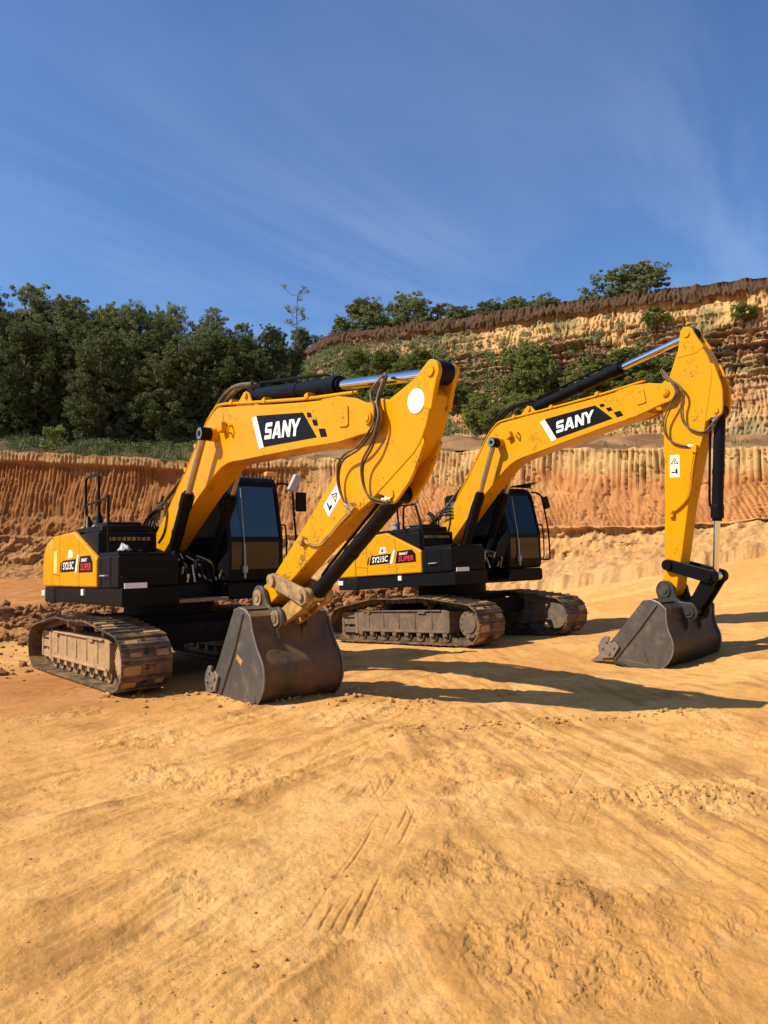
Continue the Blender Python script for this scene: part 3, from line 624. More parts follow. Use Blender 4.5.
def bucket(R, KX, first, kl):
    mb = M['bucket'] if first else M['bucket_dark']
    W, off, kx, kz = (.545, .035, 1.27, 1.05) if first else (.64, -.03, 1.04, .985)
    sc_ = lambda L_: [(x * (1 + (kx - 1) * min(1, max(0, -z) * 2.2 + .3)), z * kz) for x, z in L_]
    KX = KX @ Matrix.Translation((0, off, 0))
    sdm = M['bucket_side']
    def spl(P, n=5):
        E_ = [P[0]] + P + [P[-1]]; Q_ = []
        for i in range(1, len(E_) - 2):
            for k in range(n):
                t = k / n; p_ = [.5 * (2 * b_ + (c_ - a_) * t + (2 * a_ - 5 * b_ + 4 * c_ - d_) * t * t + (3 * b_ - a_ - 3 * c_ + d_) * t ** 3) for a_, b_, c_, d_ in zip(*E_[i - 1:i + 3])]
                Q_.append(tuple(p_))
        return Q_ + [P[-1]]
    cv = spl([(.36, .0), (.45, -.125), (.56, -.225), (.68, -.30), (.76, -.40), (.795, -.52), (.79, -.65), (.75, -.765), (.67, -.865), (.50, -.985), (.28, -1.14)])
    nrm_ = []
    for k, (a_, b_) in enumerate(cv):
        p0, p1 = cv[max(0, k - 1)], cv[min(len(cv) - 1, k + 1)]; dx, dz = p1[0] - p0[0], p1[1] - p0[1]; l_ = hypot(dx, dz); nrm_.append((dz / l_, -dx / l_))
    outer = [(.03, -.13), (.12, -.04), (.24, .0)] + cv + [(.06, -1.22)]
    inner = [(.075, -1.185)] + [(a_ + n_[0] * .035, b_ + n_[1] * .035) for (a_, b_), n_ in list(zip(cv, nrm_))[::-1]] + [(.24, -.045), (.14, -.085), (.065, -.155)]
    outset = [(a_ - n_[0] * .018, b_ - n_[1] * .018) for (a_, b_), n_ in zip(cv, nrm_)]
    sh = MB(); sh.prism(sc_(outer + inner), -W + .02, W - .02)
    sh.prism(sc_([(.16, -1.19), (.72, -.88), (.73, -.91), (.18, -1.235)]), -W - .012, W + .012)      # wear strip
    o = sh.build('bucket', mb, R, KX, .006)
    side = [(.03, -.13), (.12, -.035), (.24, .012)] + outset + [(.06, -1.235), (-.03, -1.12), (-.005, -.8)]
    for s in (-1, 1):
        p = MB(); p.prism(sc_(side), s * (W - .02), s * (W + .005)); 
        p.tube([(q_[0], s * (W + .008), q_[1]) for q_ in sc_([(.235, -.03), (.225, -.5), (.19, -1.16)])], .021, 8, 0)
        cb_ = cv[-18:]; p.prism(sc_(cb_ + [(a_ + n_[0] * .07, b_ + n_[1] * .07) for (a_, b_), n_ in list(zip(cv, nrm_))[-18:][::-1]]), s * (W + .005), s * (W + .016))
        e_ = MB(); e_.tube([(q_[0], s * (W - .004), q_[1]) for q_ in sc_([(.03, -.13), (.12, -.035), (.24, .012)] + outset)], .011, 6, 0)
        if s < 0 and not first: p.tube([(.30, s * (W + .007), -.62), (.62, s * (W + .007), -.78)], .008, 6, 0)
        bs_ = p.build('bucket_side', sdm, o, None, .004)
        e_.build('worn_edge', M['tooth'], o)
        cs_ = (-.03, -.09) if first else (0, 0)
        c = MB(); c.prism([(x_ + cs_[0], z_ + cs_[1]) for x_, z_ in [(-.15, -1.06), (-.125, -.96), (-.06, -.93), (-.04, -.99), (.02, -.99), (.04, -.92), (.15, -.93), (.17, -1.13), (.0, -1.30), (-.13, -1.18)]], s * (W + .006), s * (W + .04))
        for q in ((-.06, -1.02), (-.05, -1.14), (.09, -1.0), (.08, -1.13)): c.cyl((q[0] + cs_[0], s * (W + .03), q[1] + cs_[1]), (q[0] + cs_[0], s * (W + .058), q[1] + cs_[1]), .025, n=6)
        c.build('side_cutter', M['tooth'], o, None, .005)
    for i in range(5):
        y = -W + .07 + i * (2 * W - .14) / 4
        t = MB(); a = [(.10, -1.17), (.13, -1.235), (-.11, -1.50), (-.135, -1.485), (-.03, -1.20)]
        vs = [(x, y - (.06 if k < 2 or k == 4 else .035), z) for k, (x, z) in enumerate(a)] + [(x, y + (.06 if k < 2 or k == 4 else .035), z) for k, (x, z) in enumerate(a)]
        t.add(vs, [(0, 1, 2, 3, 4), (9, 8, 7, 6, 5)] + [(k, k + 5, (k + 1) % 5 + 5, (k + 1) % 5) for k in range(5)])
        t.build('tooth', M['tooth'], o, None, .006)
    ear = circ(0, 0, .15, 240, 60, 10) + [(.13, .085), (.20, .035), (.28, .03), (.35, .075)] + circ(kl, 0, .135, 110, -50, 8) + [(.60, -.18), (.64, -.33), (.55, -.30), (.40, -.14), (.24, -.05), (.10, -.10), (.02, -.18)]
    earm = M['bucket_side'] if first else mb
    for y in (-.20 - off, .155 - off):
        e = MB(); e.prism(ear, y, y + .045); e.build('bucket_ear', earm, o, None, .006)
    pz = MB()
    for x in (0, kl): pz.cyl((x, -.235 - off, 0), (x, .235 - off, 0), .05, n=18); pz.cyl((x, -.222 - off, 0), (x, -.2 - off, 0), .095, n=20); pz.cyl((x, .222 - off, 0), (x, .2 - off, 0), .095, n=20)
    pz.build('bucket_pin', M['rust_link'] if first else mb, o)
    if first:
        k = MB(); k.prism([(.36, -.60), (.50, -.60), (.50, -.535), (.36, -.535)], -W - .010, -W - .003)
        ko = k.build('data_plate', M['yellow_mud'], o)
    tp = MB(); tp.prism(sc_([(.12, -.032), (.24, .006), (.24, .016), (.12, -.02)]), -W + .03, -.24); tp.build('top_plate', mb, o)
# ------------------------------------------------------------------ terrain
def gsm(a, k):
    w = np.hanning(2 * k + 3)[1:-1]; w /= w.sum()
    return np.convolve(np.pad(a, k, mode='edge'), w, mode='valid')
RIM = np.array([(-70, 44, 10.4), (-44, 41.8, 9.4), (-29.52, 41.0, 8.74), (-20.93, 40.5, 8.15), (-10.15, 39.0, 7.06), (-2.6, 36.5, 6.71), (2.59, 33.5, 6.55), (6.58, 31.0, 6.21), (10.66, 28.5, 5.67), (13.77, 26.5, 5.4), (16.74, 24.0, 5.1), (24, 18, 4.9), (34, 9, 4.9), (44, 0, 5.0), (54, -12, 5)])
LED = np.array([3.7, 3.65, 3.61, 3.41, 3.14, 3.04, 2.95, 2.89, 2.72, 2.80, 2.9, 3.1, 3.2, 3.2, 3.2])
TOE = np.array([1.5, 1.45, 1.4, 1.25, 1.07, .95, .66, .72, 1.42, 1.93, 2.2, 2.3, 2.3, 2.3, 2.3])
CB = np.array([(-84, 58, 12.6), (-56, 57, 12.0), (-40.3, 56, 11.8), (-28.96, 56.0, 11.5), (-14.57, 56.0, 11.2), (-7.24, 55.0, 10.9), (-3.54, 50.0, 10.04), (1.11, 47.0, 9.44), (4.11, 45.0, 9.04), (9.04, 42.5, 8.51), (12.99, 40.5, 8.1), (15.99, 38.5, 7.7), (19.0, 36.5, 7.3), (23.75, 34.0, 6.78), (36, 24, 6.6), (50, 12, 6.6), (64, -8, 6.6)])
CT = np.array([(-96, 88, 13), (-74, 86, 12.6), (-61, 85, 12.3), (-43.91, 85.0, 13.06), (-20.29, 78.0, 13.81), (-8.09, 62.0, 18.28), (-3.84, 56.0, 19.07), (1.44, 53.0, 18.69), (4.83, 50.5, 18.16), (10.41, 47.5, 17.98), (14.97, 45.5, 17.82), (18.5, 43.5, 17.5), (22.11, 41.5, 17.25), (27.51, 38.5, 16.51), (42, 28, 16.3), (57, 15, 16.3), (72, -6, 16.3)])
def resample(P, extra, step):
    d = np.r_[0, np.cumsum(np.hypot(*np.diff(P[:, :2], axis=0).T))]
    n = int(d[-1] / step); s = np.linspace(0, d[-1], n)
    k = max(2, int(2.2 / step))
    return s, [gsm(np.interp(s, d, c), k) for c in (*P.T, *extra)]
def grid_mesh(name, X, Y, Z, colr, material, mats_extra=None):
    nr, nc = X.shape
    v = np.stack([X, Y, Z], -1).reshape(-1, 3)
    i = np.arange(nr * nc).reshape(nr, nc)
    q = np.stack([i[:-1, :-1], i[1:, :-1], i[1:, 1:], i[:-1, 1:]], -1).reshape(-1, 4)
    o = raw_mesh(name, v, q, material)
    if colr is not None:
        a = o.data.color_attributes.new('Tone', 'FLOAT_COLOR', 'POINT')
        c = np.ones((nr * nc, 4), np.float32); c[:, :3] = np.clip(colr.reshape(-1, 3), 0, 1)
        a.data.foreach_set('color', c.ravel())
    return o
def raw_mesh(name, v, q, material):
    me = bpy.data.meshes.new(name); k = q.shape[1]
    me.vertices.add(len(v)); me.vertices.foreach_set('co', np.asarray(v, np.float32).ravel())
    me.loops.add(q.size); me.loops.foreach_set('vertex_index', q.astype(np.int32).ravel())
    me.polygons.add(len(q)); me.polygons.foreach_set('loop_start', np.arange(0, q.size, k, dtype=np.int32))
    me.update(calc_edges=True); me.shade_smooth()
    me.materials.append(material)
    o = bpy.data.objects.new(name, me); COL.objects.link(o); return o
def mix(a, b, t): return a + (b - a) * t[..., None]
def C3(*c): return np.array(c, float)

def earth_mat(name, bump1=.5, s1=3.0, s2=22.0, dist=.05, var=.22, fine=120.0, squash=None):
    m, nt, P, N, L = nt_new(name)
    at = N.new('ShaderNodeAttribute'); at.attribute_name = 'Tone'
    tc = N.new('ShaderNodeTexCoord'); V = tc.outputs['Object']
    if squash:
        mp = N.new('ShaderNodeMapping'); mp.inputs['Scale'].default_value = squash; L.new(V, mp.inputs[0]); V = mp.outputs[0]
    n1 = noise(N, L, s1, 8, .65, V); n2 = noise(N, L, s2, 8, .7, V); n3 = noise(N, L, fine, 4, .7, V)
    ad = N.new('ShaderNodeMath'); ad.operation = 'ADD'; L.new(n1.outputs[0], ad.inputs[0]); L.new(n2.outputs[0], ad.inputs[1])
    mr = N.new('ShaderNodeMapRange'); L.new(ad.outputs[0], mr.inputs[0]); mr.inputs[1].default_value = .65; mr.inputs[2].default_value = 1.35
    mr.inputs[3].default_value = 1 - var; mr.inputs[4].default_value = 1 + var
    mx = N.new('ShaderNodeVectorMath'); mx.operation = 'SCALE'; L.new(at.outputs['Color'], mx.inputs[0]); L.new(mr.outputs[0], mx.inputs['Scale'])
    L.new(mx.outputs[0], P.inputs['Base Color'])
    P.inputs['Roughness'].default_value = .95; P.inputs['Specular IOR Level'].default_value = .15
    h = N.new('ShaderNodeMath'); h.operation = 'MULTIPLY_ADD'; L.new(n2.outputs[0], h.inputs[0]); h.inputs[1].default_value = .5; L.new(n1.outputs[0], h.inputs[2])
    h2 = N.new('ShaderNodeMath'); h2.operation = 'MULTIPLY_ADD'; L.new(n3.outputs[0], h2.inputs[0]); h2.inputs[1].default_value = .22; L.new(h.outputs[0], h2.inputs[2])
    b = N.new('ShaderNodeBump'); b.inputs['Strength'].default_value = bump1; b.inputs['Distance'].default_value = dist
    L.new(h2.outputs[0], b.inputs['Height']); L.new(b.outputs[0], P.inputs['Normal'])
    return m
EARTH = earth_mat('quarry_earth', .8, 1.3, 8.0, .13, .30, 34, (1, 1, .42))
SOIL = earth_mat('pit_floor_soil', .7, 5.0, 46.0, .028, .22, 210)

TAN, SAL, DRK, LGT, ROCK, ORG = C3(.50, .28, .105), C3(.46, .205, .07), C3(.085, .048, .025), C3(.52, .32, .125), C3(.20, .125, .075), C3(.265, .104, .028)

# lower quarry face -------------------------------------------------
def ribs(u): 
    a = np.abs((u % 1) - .5) * 2
    return 1 - a ** 3.6
def quarry_face():
    s, (x, y, zt, zl, zb) = resample(RIM, (LED, TOE), .05)
    tx, ty = np.gradient(x, s), np.gradient(y, s); l = np.hypot(tx, ty); nx, ny = ty / l, -tx / l
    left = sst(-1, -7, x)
    wob = fbm(s * .22, s * 0, 3, 5) * .25
    rows = [(-.5, 0, .0), ] 
    V = np.concatenate([np.linspace(0, 1, 84), np.linspace(1, 2, 10)[1:], np.linspace(2, 3, 26)[1:], np.linspace(3, 4, 22)[1:], [4.5, 5.0]])
    vv, ss = np.meshgrid(V, s, indexing='ij')
    g = lambda a: np.broadcast_to(a, vv.shape)
    zt_, zl_, zb_ = g(zt + wob * .5), g(zl + fbm(s * .5, s * 0 + 3, 3, 8) * .06), g(zb)
    f = np.clip(vv, 0, 1); z = zt_ + (zl_ - zt_) * f
    o = .55 * f
    # overhang on the left part
    ov = g(left) * (sst(.10, .16, f) * (1 - sst(.3, .62, f))) * .36
    o = o - ov
    w2 = np.clip(vv - 1, 0, 1); o = o + w2 * .55; z = z - w2 * .06
    w3 = np.clip(vv - 2, 0, 1); z = z + (zb_ + .55 - (zl_ - .06)) * w3; o = o + .55 * w3 + .5 * w3 ** 3
    w5 = np.clip(vv - 4, 0, 1); o = o + .8 * w5; z = z - 1.6 * w5; w4 = np.clip(vv - 3, 0, 1); z = z + (-.75) * w4 ** .8; o = o + 3.9 * w4
    right_ = 1 - g(left)
    low = sst(.55, .95, f) * g(left)
    o = o + low * .5 * f          # debris apron on the left
    # bucket-tooth ribs
    H = zt_ - z
    ph = ss / .235 + fbm(ss * .35, H * .14, 3, 21) * .75
    ph2 = (ss - H * .55) / .19 + fbm(ss * .3, H * .4, 3, 23) * 1.3
    zone2 = sst(.42, .60, f + .12 * pn(ss * .3, H * .2, 4))
    am = .74 + .7 * fbm(ss * .5, H * .35, 3, 31)
    am = np.clip(am, .12, 1.3)
    zone2 = zone2 * (1 - .85 * g(left))
    rib = (ribs(ph) * (1 - zone2) * .24 + ribs(ph2) * zone2 * .13) * am * (1 - .5 * g(left) * (1 - sst(.08, .14, f)))
    rib = rib * (1 - sst(.0, .9, vv - 1)) * (1 - .6 * low)
    edge = sst(0, .03, f)
    crk = np.abs(fbm(ss * 1.3, H * .45, 4, 46)); rough = -.09 * np.exp(-(crk / .035) ** 2) + fbm(ss * 5, z * 2.2, 3, 47) * .022 + fbm(ss * .7, z * .4, 3, 41) * .16 + fbm(ss * 3.2, z * .6, 3, 44) * .06
    lw = sst(2.0, 2.1, vv); o = o - sst(2.02, 2.1, vv) * (1 - sst(2.25, 2.6, vv)) * .22 * right_
    blocks = np.round(fbm(ss * .9, z * 1.5, 2, 51) * 3) / 3 * .30 * lw * (1 - w4) + np.abs(fbm(ss * 1.6, z * 1.4, 3, 53)) * -.30 * lw * (1 - w4)
    deb = fbm(ss * 2.6, vv * 9, 4, 61) * .15 * np.clip(w4 * 2, 0, 1) + fbm(ss * 2.2, z * 2.4, 4, 67) * .13 * low
    o = o + (rib - .06) * edge + rough * sst(0, .05, f) + blocks + deb
    z = z + fbm(ss * 1.8, vv * 6, 3, 71) * .05 * (lw + w2) + deb * .5
    z = z + (1 - sst(0, .05, f)) * fbm(ss * 1.1, ss * 0, 4, 77) * .12
    X = g(x) + g(nx) * o; Y = g(y) + g(ny) * o
    # strata colours; the left part's orange is also darkened for its grazing sun
    n1 = fbm(ss * .12, H * .5, 4, 81); n2 = fbm(ss * .6, H * 1.6, 4, 83)
    right = 1 - g(left)
    c = mix(np.broadcast_to(LGT * .93, (*vv.shape, 3)), np.broadcast_to(SAL, (*vv.shape, 3)), sst(.38, .62, f + .25 * n1))
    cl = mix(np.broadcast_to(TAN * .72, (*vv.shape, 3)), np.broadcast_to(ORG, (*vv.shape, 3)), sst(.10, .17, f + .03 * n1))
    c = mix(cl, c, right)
    c = mix(c, np.broadcast_to(TAN, c.shape), sst(0, .6, vv - 1.2) * (.4 + .6 * right))
    c = mix(c, np.broadcast_to(SAL * .85, c.shape), np.clip(n2 * .6, 0, .5))
    c = mix(c, np.broadcast_to(C3(.30, .15, .06), c.shape), low * sst(-.2, .5, n2) * .7)
    c = mix(c, np.broadcast_to(C3(.16, .11, .05), c.shape), (1 - sst(0, .035, f)) * .7 * sst(-.3, .3, pn(ss * .8, ss * 0, 6)))
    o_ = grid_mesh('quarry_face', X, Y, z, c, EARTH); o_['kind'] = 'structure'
quarry_face()

def strip(name, A, Bc, n, cfun, rough, drop=0):
    # sheet between two plan curves given as (x, y, z) arrays
    t = np.linspace(0, 1, n)[:, None]
    X = A[0] + (Bc[0] - A[0]) * t; Y = A[1] + (Bc[1] - A[1]) * t; Z = A[2] + (Bc[2] - A[2]) * t
    e = np.sin(np.pi * t) ** .5
    Z = Z + rough * (fbm(X * .35, Y * .35, 4, 91) * .5 + fbm(X * 1.3, Y * 1.3, 3, 95) * .18) * e
    o = grid_mesh(name, X, Y, Z, cfun(X, Y, Z, t), EARTH); o['kind'] = 'structure'; return o
def curve(P, n):
    u = np.linspace(0, 1, n) * (len(P) - 1)
    return [gsm(np.interp(u, np.arange(len(P)), c), max(2, n // 60)) for c in P.T]
RIM2 = RIM[:]
def bench_col(X, Y, Z, t):
    n = fbm(X * .4, Y * .4, 4, 101)
    c = mix(np.broadcast_to(C3(.17, .088, .038), (*X.shape, 3)), np.broadcast_to(C3(.30, .165, .07), (*X.shape, 3)), sst(-.4, .5, n))
    c = mix(c, np.broadcast_to(C3(.09, .085, .03), c.shape), sst(0, .5, pn(X * .5, Y * .5, 105)) * (.1 + .6 * sst(-2, -8, X)))
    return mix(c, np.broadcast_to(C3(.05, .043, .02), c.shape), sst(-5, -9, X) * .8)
_s, (rx, ry, rz) = resample(RIM, (), .5)
# bench: from the rim of the face back to the foot of the cliff
nb = 260
cb = curve(CB, nb)
dr = np.r_[0, np.cumsum(np.hypot(np.diff(rx), np.diff(ry)))]
rim_at_x = lambda xs: None
uu = np.linspace(0, dr[-1], nb)
ra = [np.interp(uu, dr, c) for c in (rx, ry, rz)]
ra[1] = ra[1] + .1; ra[2] = ra[2] - .02
# match the two curves by bearing so the strips run straight back
bear_r = np.arctan2(ra[0], ra[1] + 25); bear_c = np.arctan2(cb[0], cb[1] + 25)
cbm = [np.interp(bear_r, bear_c, c) for c in cb]
strip('bench', ra, cbm, 40, bench_col, 1.0)

def cliff():
    n = 2300
    b = curve(CB, n); t_ = curve(CT, n)
    d = np.r_[0, np.cumsum(np.hypot(np.diff(b[0]), np.diff(b[1])))]
    m = (b[0] > -26) & (b[0] < 46)
    V = np.linspace(0, 1, 170); vv, ss = np.meshgrid(V, d[m], indexing='ij')
    g = lambda a: np.broadcast_to(a[m], vv.shape)
    # profile: talus then steep
    pr = np.interp(V, [0, .12, .3, .42, .6, .8, .86, 1], [0, .26, .48, .56, .68, .84, .97, 1.0])[:, None]
    X = g(b[0]) + (g(t_[0]) - g(b[0])) * pr; Y = g(b[1]) + (g(t_[1]) - g(b[1])) * pr; Z = g(b[2]) + (g(t_[2]) - g(b[2])) * vv
    tx = np.gradient(b[0], d)[m]; ty = np.gradient(b[1], d)[m]; l = np.hypot(tx, ty); NX = np.broadcast_to(ty / l, vv.shape); NY = np.broadcast_to(-tx / l, vv.shape)
    h = Z - g(b[2]); H = g(t_[2]) - Z
    n1 = fbm(ss * .10, Z * .35, 4, 111); n2 = fbm(ss * .5, Z * .9, 4, 113); n3 = fbm(ss * 1.6, Z * 2.0, 3, 117)
    steep = g(np.clip((t_[2] - b[2]) / 6, 0, 1))
    band = H + .35 * n1
    top = 1 - sst(.8, 1.2, band + .55 * n2 + .25 * n3)          # dark soil
    pale = sst(1.25, 1.5, band + .35 * n2) * (1 - sst(2.7, 3.5, band + 1.1 * n2))
    ribt = ribs(ss / .26 + 1.6 * fbm(ss * .35, H * .3, 3, 121)) * .10 * top + fbm(ss * 2.6, Z * 1.2, 3, 122) * .14 * top
    ribp = ribs(ss / .30 + 2.0 * fbm(ss * .4, H * .3, 3, 123)) * .16 * pale * (.4 + np.clip(fbm(ss * .5, H * .4, 2, 126) + .5, 0, 1))
    rockz = sst(2.8, 3.5, band + .9 * n2) * (1 - sst(6.2, 7.4, band + 1.2 * n1))
    lay = fbm(ss * .22, Z * 3.4 + n1 * .6, 4, 124); blocks = np.round(lay * 5) / 5 * .22 + lay * .16 + np.round(fbm(ss * 2.2, Z * 2.6, 2, 125) * 3) / 3 * .14 * rockz
    lowz = 1 - sst(.35, .6, vv + .12 * n1)
    ribl = ribs(ss / .27 + 2.2 * fbm(ss * .4, Z * .25, 3, 127)) * .15 * lowz
    terr = np.sin(Z * 5.2 + 2.5 * n1) * .10 * rockz
    o = ribt + ribp + ribl + blocks * (.35 + rockz) * (1 - top) + n2 * .14 * (1 - .7 * top) + n3 * .05 - .30 * np.exp(-(np.abs(fbm(ss * .85, Z * .16, 4, 116)) / .07) ** 2) * (1 - top) + fbm(ss * 6, Z * 2.5, 3, 120) * .05 + fbm(ss * 3.2, Z * .9, 3, 118) * .16 * (1 - top)
    lip = .30 * sst(1.0, .92, vv) * top
    o = (o + lip) * steep
    X = X + NX * o; Y = Y + NY * o; Z = Z + n3 * .06 + (vv > .985) * fbm(ss * .8, ss * 0, 3, 129) * .12
    B = lambda c: np.broadcast_to(c, (*vv.shape, 3))
    c = mix(B(TAN), B(SAL), sst(.1, .7, n1 + .4 * n2) * .8)
    c = mix(c, B(C3(.42, .29, .155)), sst(.1, .6, fbm(ss * .2, Z * .5, 3, 131)) * .7)
    c = mix(c, B(ROCK), rockz * (.55 + .45 * sst(-.3, .4, n2)))
    c = mix(c, B(LGT), (1 - top) * sst(.05, .5, lay) * .6)
    c = mix(c, B(SAL * .75), (1 - top) * sst(.1, .5, -lay) * .55)
    c = mix(c, B(LGT), rockz * sst(.15, .55, n3) * .3)
    c = mix(c, B(ROCK * .45), (1 - top) * sst(.12, .55, fbm(ss * 2.4, Z * 3.0, 3, 119)) * .6 * (.35 + rockz))
    c = mix(c, B(SAL * .8), (1 - top) * sst(.1, .5, np.sin(Z * 4.1 + 3 * n1) * .5 + .5 * n2) * .35)
    c = mix(c, B(LGT), pale)
    c = mix(c, B(DRK), top)
    c = mix(c, B(DRK * .6), top * sst(0, .6, n2) * .6)
    far = sst(7, -3, X)                        # greyer, weedier toward the wood
    c = mix(c, B(C3(.24, .15, .09)), far * .7 * (1 - top))
    c = mix(c, B(C3(.10, .10, .04)), (1 - top) * sst(.15 - .35 * far, .6 - .2 * far, fbm(ss * .3, Z * .45, 3, 133)) * .6)
    o_ = grid_mesh('cliff', X, Y, Z, c, EARTH); o_['kind'] = 'structure'
cliff()
def hill_col(X, Y, Z, t):
    n = fbm(X * .15, Y * .15, 4, 141)
    c = mix(np.broadcast_to(C3(.07, .07, .028), (*X.shape, 3)), np.broadcast_to(C3(.12, .08, .045), (*X.shape, 3)), sst(-.4, .5, n))
    return c
ct = curve(CT, 300)
back = [ct[0] * 3.2, np.maximum(ct[1] * 3.2, 60), ct[2] * 0 + 17]
strip('hill', [ct[0], ct[1] - .05, ct[2] - .03], back, 40, hill_col, 1.2)
# wooded slope behind the left half of the bench
cl_ = curve(CB, 300); msk = np.array(cl_[0]) < -24
cl2 = curve(CT, 300)
strip('slope', [c[msk] for c in map(np.array, cl_)], [c[msk] for c in map(np.array, cl2)], 30, hill_col, 1.2)

# ground ---------------------------------------------------------------
m2 = POSE[2]
_rs, (_rx, _ry, _rz0, _rl) = resample(RIM, (TOE,), .5)
def ground_h(x, y, detail=True):
    x = np.asarray(x, float); y = np.asarray(y, float)
    a = .234 * x + .0268 * y - 1.567
    k = .28
    z = k * np.log1p(np.exp(np.clip(a / k, -30, 30)))
    z = np.minimum(z, 2.3 + .02 * x)
    wl = sst(2, -6, x)
    z = z * (1 - wl) + wl * 1.2 * sst(17, 36, y)
    zc = sst(2, -6, x) * 0 
    z = z + sst(22, 31, y) * .55 * (1 - wl) * (1 - sst(4, 9, x))
    # contact under the farther machine
    d = np.hypot(x - m2['X'], y - m2['Y'])
    w = np.exp(-(d / 3.4) ** 6)
    pz = m2['dz'] + .0301 * (x - m2['X']) - .0273 * (y - m2['Y'])
    z = z * (1 - w) + pz * w
    d1 = np.hypot(x + 3.33, y - 11.63); w1 = np.exp(-(d1 / 3.6) ** 6); z = z * (1 - w1) - .005 * w1
    z = z - .10 * np.exp(-(np.hypot(x - 3.75, y - 10.9) / 1.25) ** 4)
    # spoil ridge behind the machines
    ry_ = 17.6 + .20 * (x + 6) + .5 * np.sin(x * .7)
    rr = np.exp(-((y - ry_) / (1.0 + .25 * np.sin(x * 1.3))) ** 2) * (1 - sst(-1, 5.5, x)) * (.78 + .2 * np.sin(x * 1.1 + 1))
    z = z + rr * 1.05
    if detail:
        q = 1 - .75 * np.maximum(w, w1)
        z = z + q * (fbm(x * .33, y * .33, 3, 201) * .035 + fbm(x * 1.1, y * 1.1, 3, 205) * .020)
        z = z + rr * (fbm(x * 2.1, y * 2.1, 4, 209) * .34)
        z = z + q * fbm(x * 4.2, y * 4.2, 3, 215) * .006
    return z
GRID = {}
def surf_z(x, y):
    # height of the finished sheet under a point
    r = np.hypot(x, y); a = np.arctan2(x, y); R_, A_, Z_ = GRID['r'], GRID['a'], GRID['z']
    i = np.clip(np.searchsorted(R_, r) - 1, 0, len(R_) - 2); j = np.clip(np.searchsorted(A_, a) - 1, 0, len(A_) - 2)
    u = (r - R_[i]) / (R_[i + 1] - R_[i]); v = (a - A_[j]) / (A_[j + 1] - A_[j])
    return (Z_[i, j] * (1 - u) + Z_[i + 1, j] * u) * (1 - v) + (Z_[i, j + 1] * (1 - u) + Z_[i + 1, j + 1] * u) * v
def ground():
    # polar sheet, finest straight ahead and near
    r = np.concatenate([np.geomspace(.35, 1.9, 40)[:-1], np.geomspace(1.9, 46, 980)[:-1], np.geomspace(46, 420, 30)])
    fine = np.linspace(-31, 31, 900)
    a = np.concatenate([np.linspace(-180, -31, 110)[:-1], fine, np.linspace(31, 180, 110)[1:]])
    R_, A_ = np.meshgrid(r, np.radians(a), indexing='ij')
    x = R_ * np.sin(A_); y = R_ * np.cos(A_)
    z = ground_h(x, y)
    near = 1 - sst(10, 17, R_)
    # rotated coordinates for the scrapes
    def streak(ang, su, sv, seed, o=3):
        c, s = math.cos(ang), math.sin(ang); u = x * c + y * s; v = -x * s + y * c
        v = v + .12 * pn(u * .5, v * .5, seed + 50)
        return fbm(u * su, v * sv, o, seed)
    mr_ = sst(-.6, .9, x + .5 * pn(x * .4, y * .4, 222) - .05 * (y - 4))
    s1 = streak(radians(58), .55, 5.5, 231, 4); s2 = streak(radians(101), .5, 7.0, 235, 4)
    st = s1 * (1 - mr_) + s2 * mr_
    sm = sst(-.35, .5, fbm(x * .55, y * .55, 2, 239))
    z = z + near * (st * .018 + fbm(x * 2.3, y * 2.3, 3, 237) * .012) * sm
    fine_n = fbm(x * 11, y * 11, 3, 241) * .0042 + fbm(x * 31, y * 31, 3, 245) * .0020
    z = z + fine_n * (1 - sst(7, 12, R_))
    # cracked, crumbly patches
    cr = sst(.18, .5, fbm(x * .8, y * .8, 3, 251) + .25 * st)
    cz = np.round(fbm(x * 7.5, y * 6, 3, 255) * 2.4) / 2.4
    z = z + cr * cz * .018 * (1 - sst(8, 13, R_))
    # heap of broken soil at right
    hx, hy = x - 1.95, y - 4.92
    hp = np.exp(-((hx + .2 * hy) / .50) ** 2 - ((hy + .12 * hx) / .20) ** 2) + .5 * np.exp(-((hx + .62) / .4) ** 2 - ((hy - .03) / .09) ** 2)
    z = z + hp * (.022 + np.abs(fbm(x * 9, y * 9, 4, 261)) * .06)
    # dark scabby hump, right foreground
    h2 = np.exp(-((x - .82) / .16) ** 2 - ((y - 3.62) / .16) ** 2)
    z = z + h2 * (.03 + fbm(x * 14, y * 14, 3, 265) * .02)
    # grouser prints
    gm = np.zeros_like(x)
    for (x0, y0, x1, y1, sp, nl, dep) in ((-.37, 3.3, -.03, 4.85, .048, 5, .014), (.00, 5.55, .16, 4.55, .075, 2, .010), (-.36, 5.2, -.13, 6.2, .075, 5, .010), (.9, 6.3, 1.25, 7.2, .1, 4, .008), (-.62, 6.0, -.5, 6.9, .1, 4, .008), (1.0, 4.6, 1.75, 6.4, .07, 3, .008), (-1.6, 7.2, -1.2, 8.4, .11, 5, .010), (.35, 7.2, .75, 8.6, .11, 5, .010), (-2.6, 6.2, -1.2, 6.9, .09, 4, .008)):
        dx, dy = x1 - x0, y1 - y0; l = hypot(dx, dy); dx /= l; dy /= l
        u = (x - x0) * dx + (y - y0) * dy; v = (x - x0) * dy - (y - y0) * dx
        msk = sst(0, .06, u) * (1 - sst(l - .06, l, u))
        for k in range(nl):
            vk = v - k * sp + .012 * pn(u * 2, u * 0 + k, 271)
            gate = sst(-.1, .2, pn(u * 1.6 + k * 3.1, u * 0 + k * 1.7, 277))
            gm = np.maximum(gm, np.exp(-(vk / .006) ** 2) * msk * gate * dep / .014)
        z = z - msk * ((v > -.03) & (v < nl * sp)) * .004
    z = z - gm * .009
    # track ruts beside the machines
    z = z + (1 - near) * 0
    B = lambda c: np.broadcast_to(C3(*c), (*x.shape, 3))
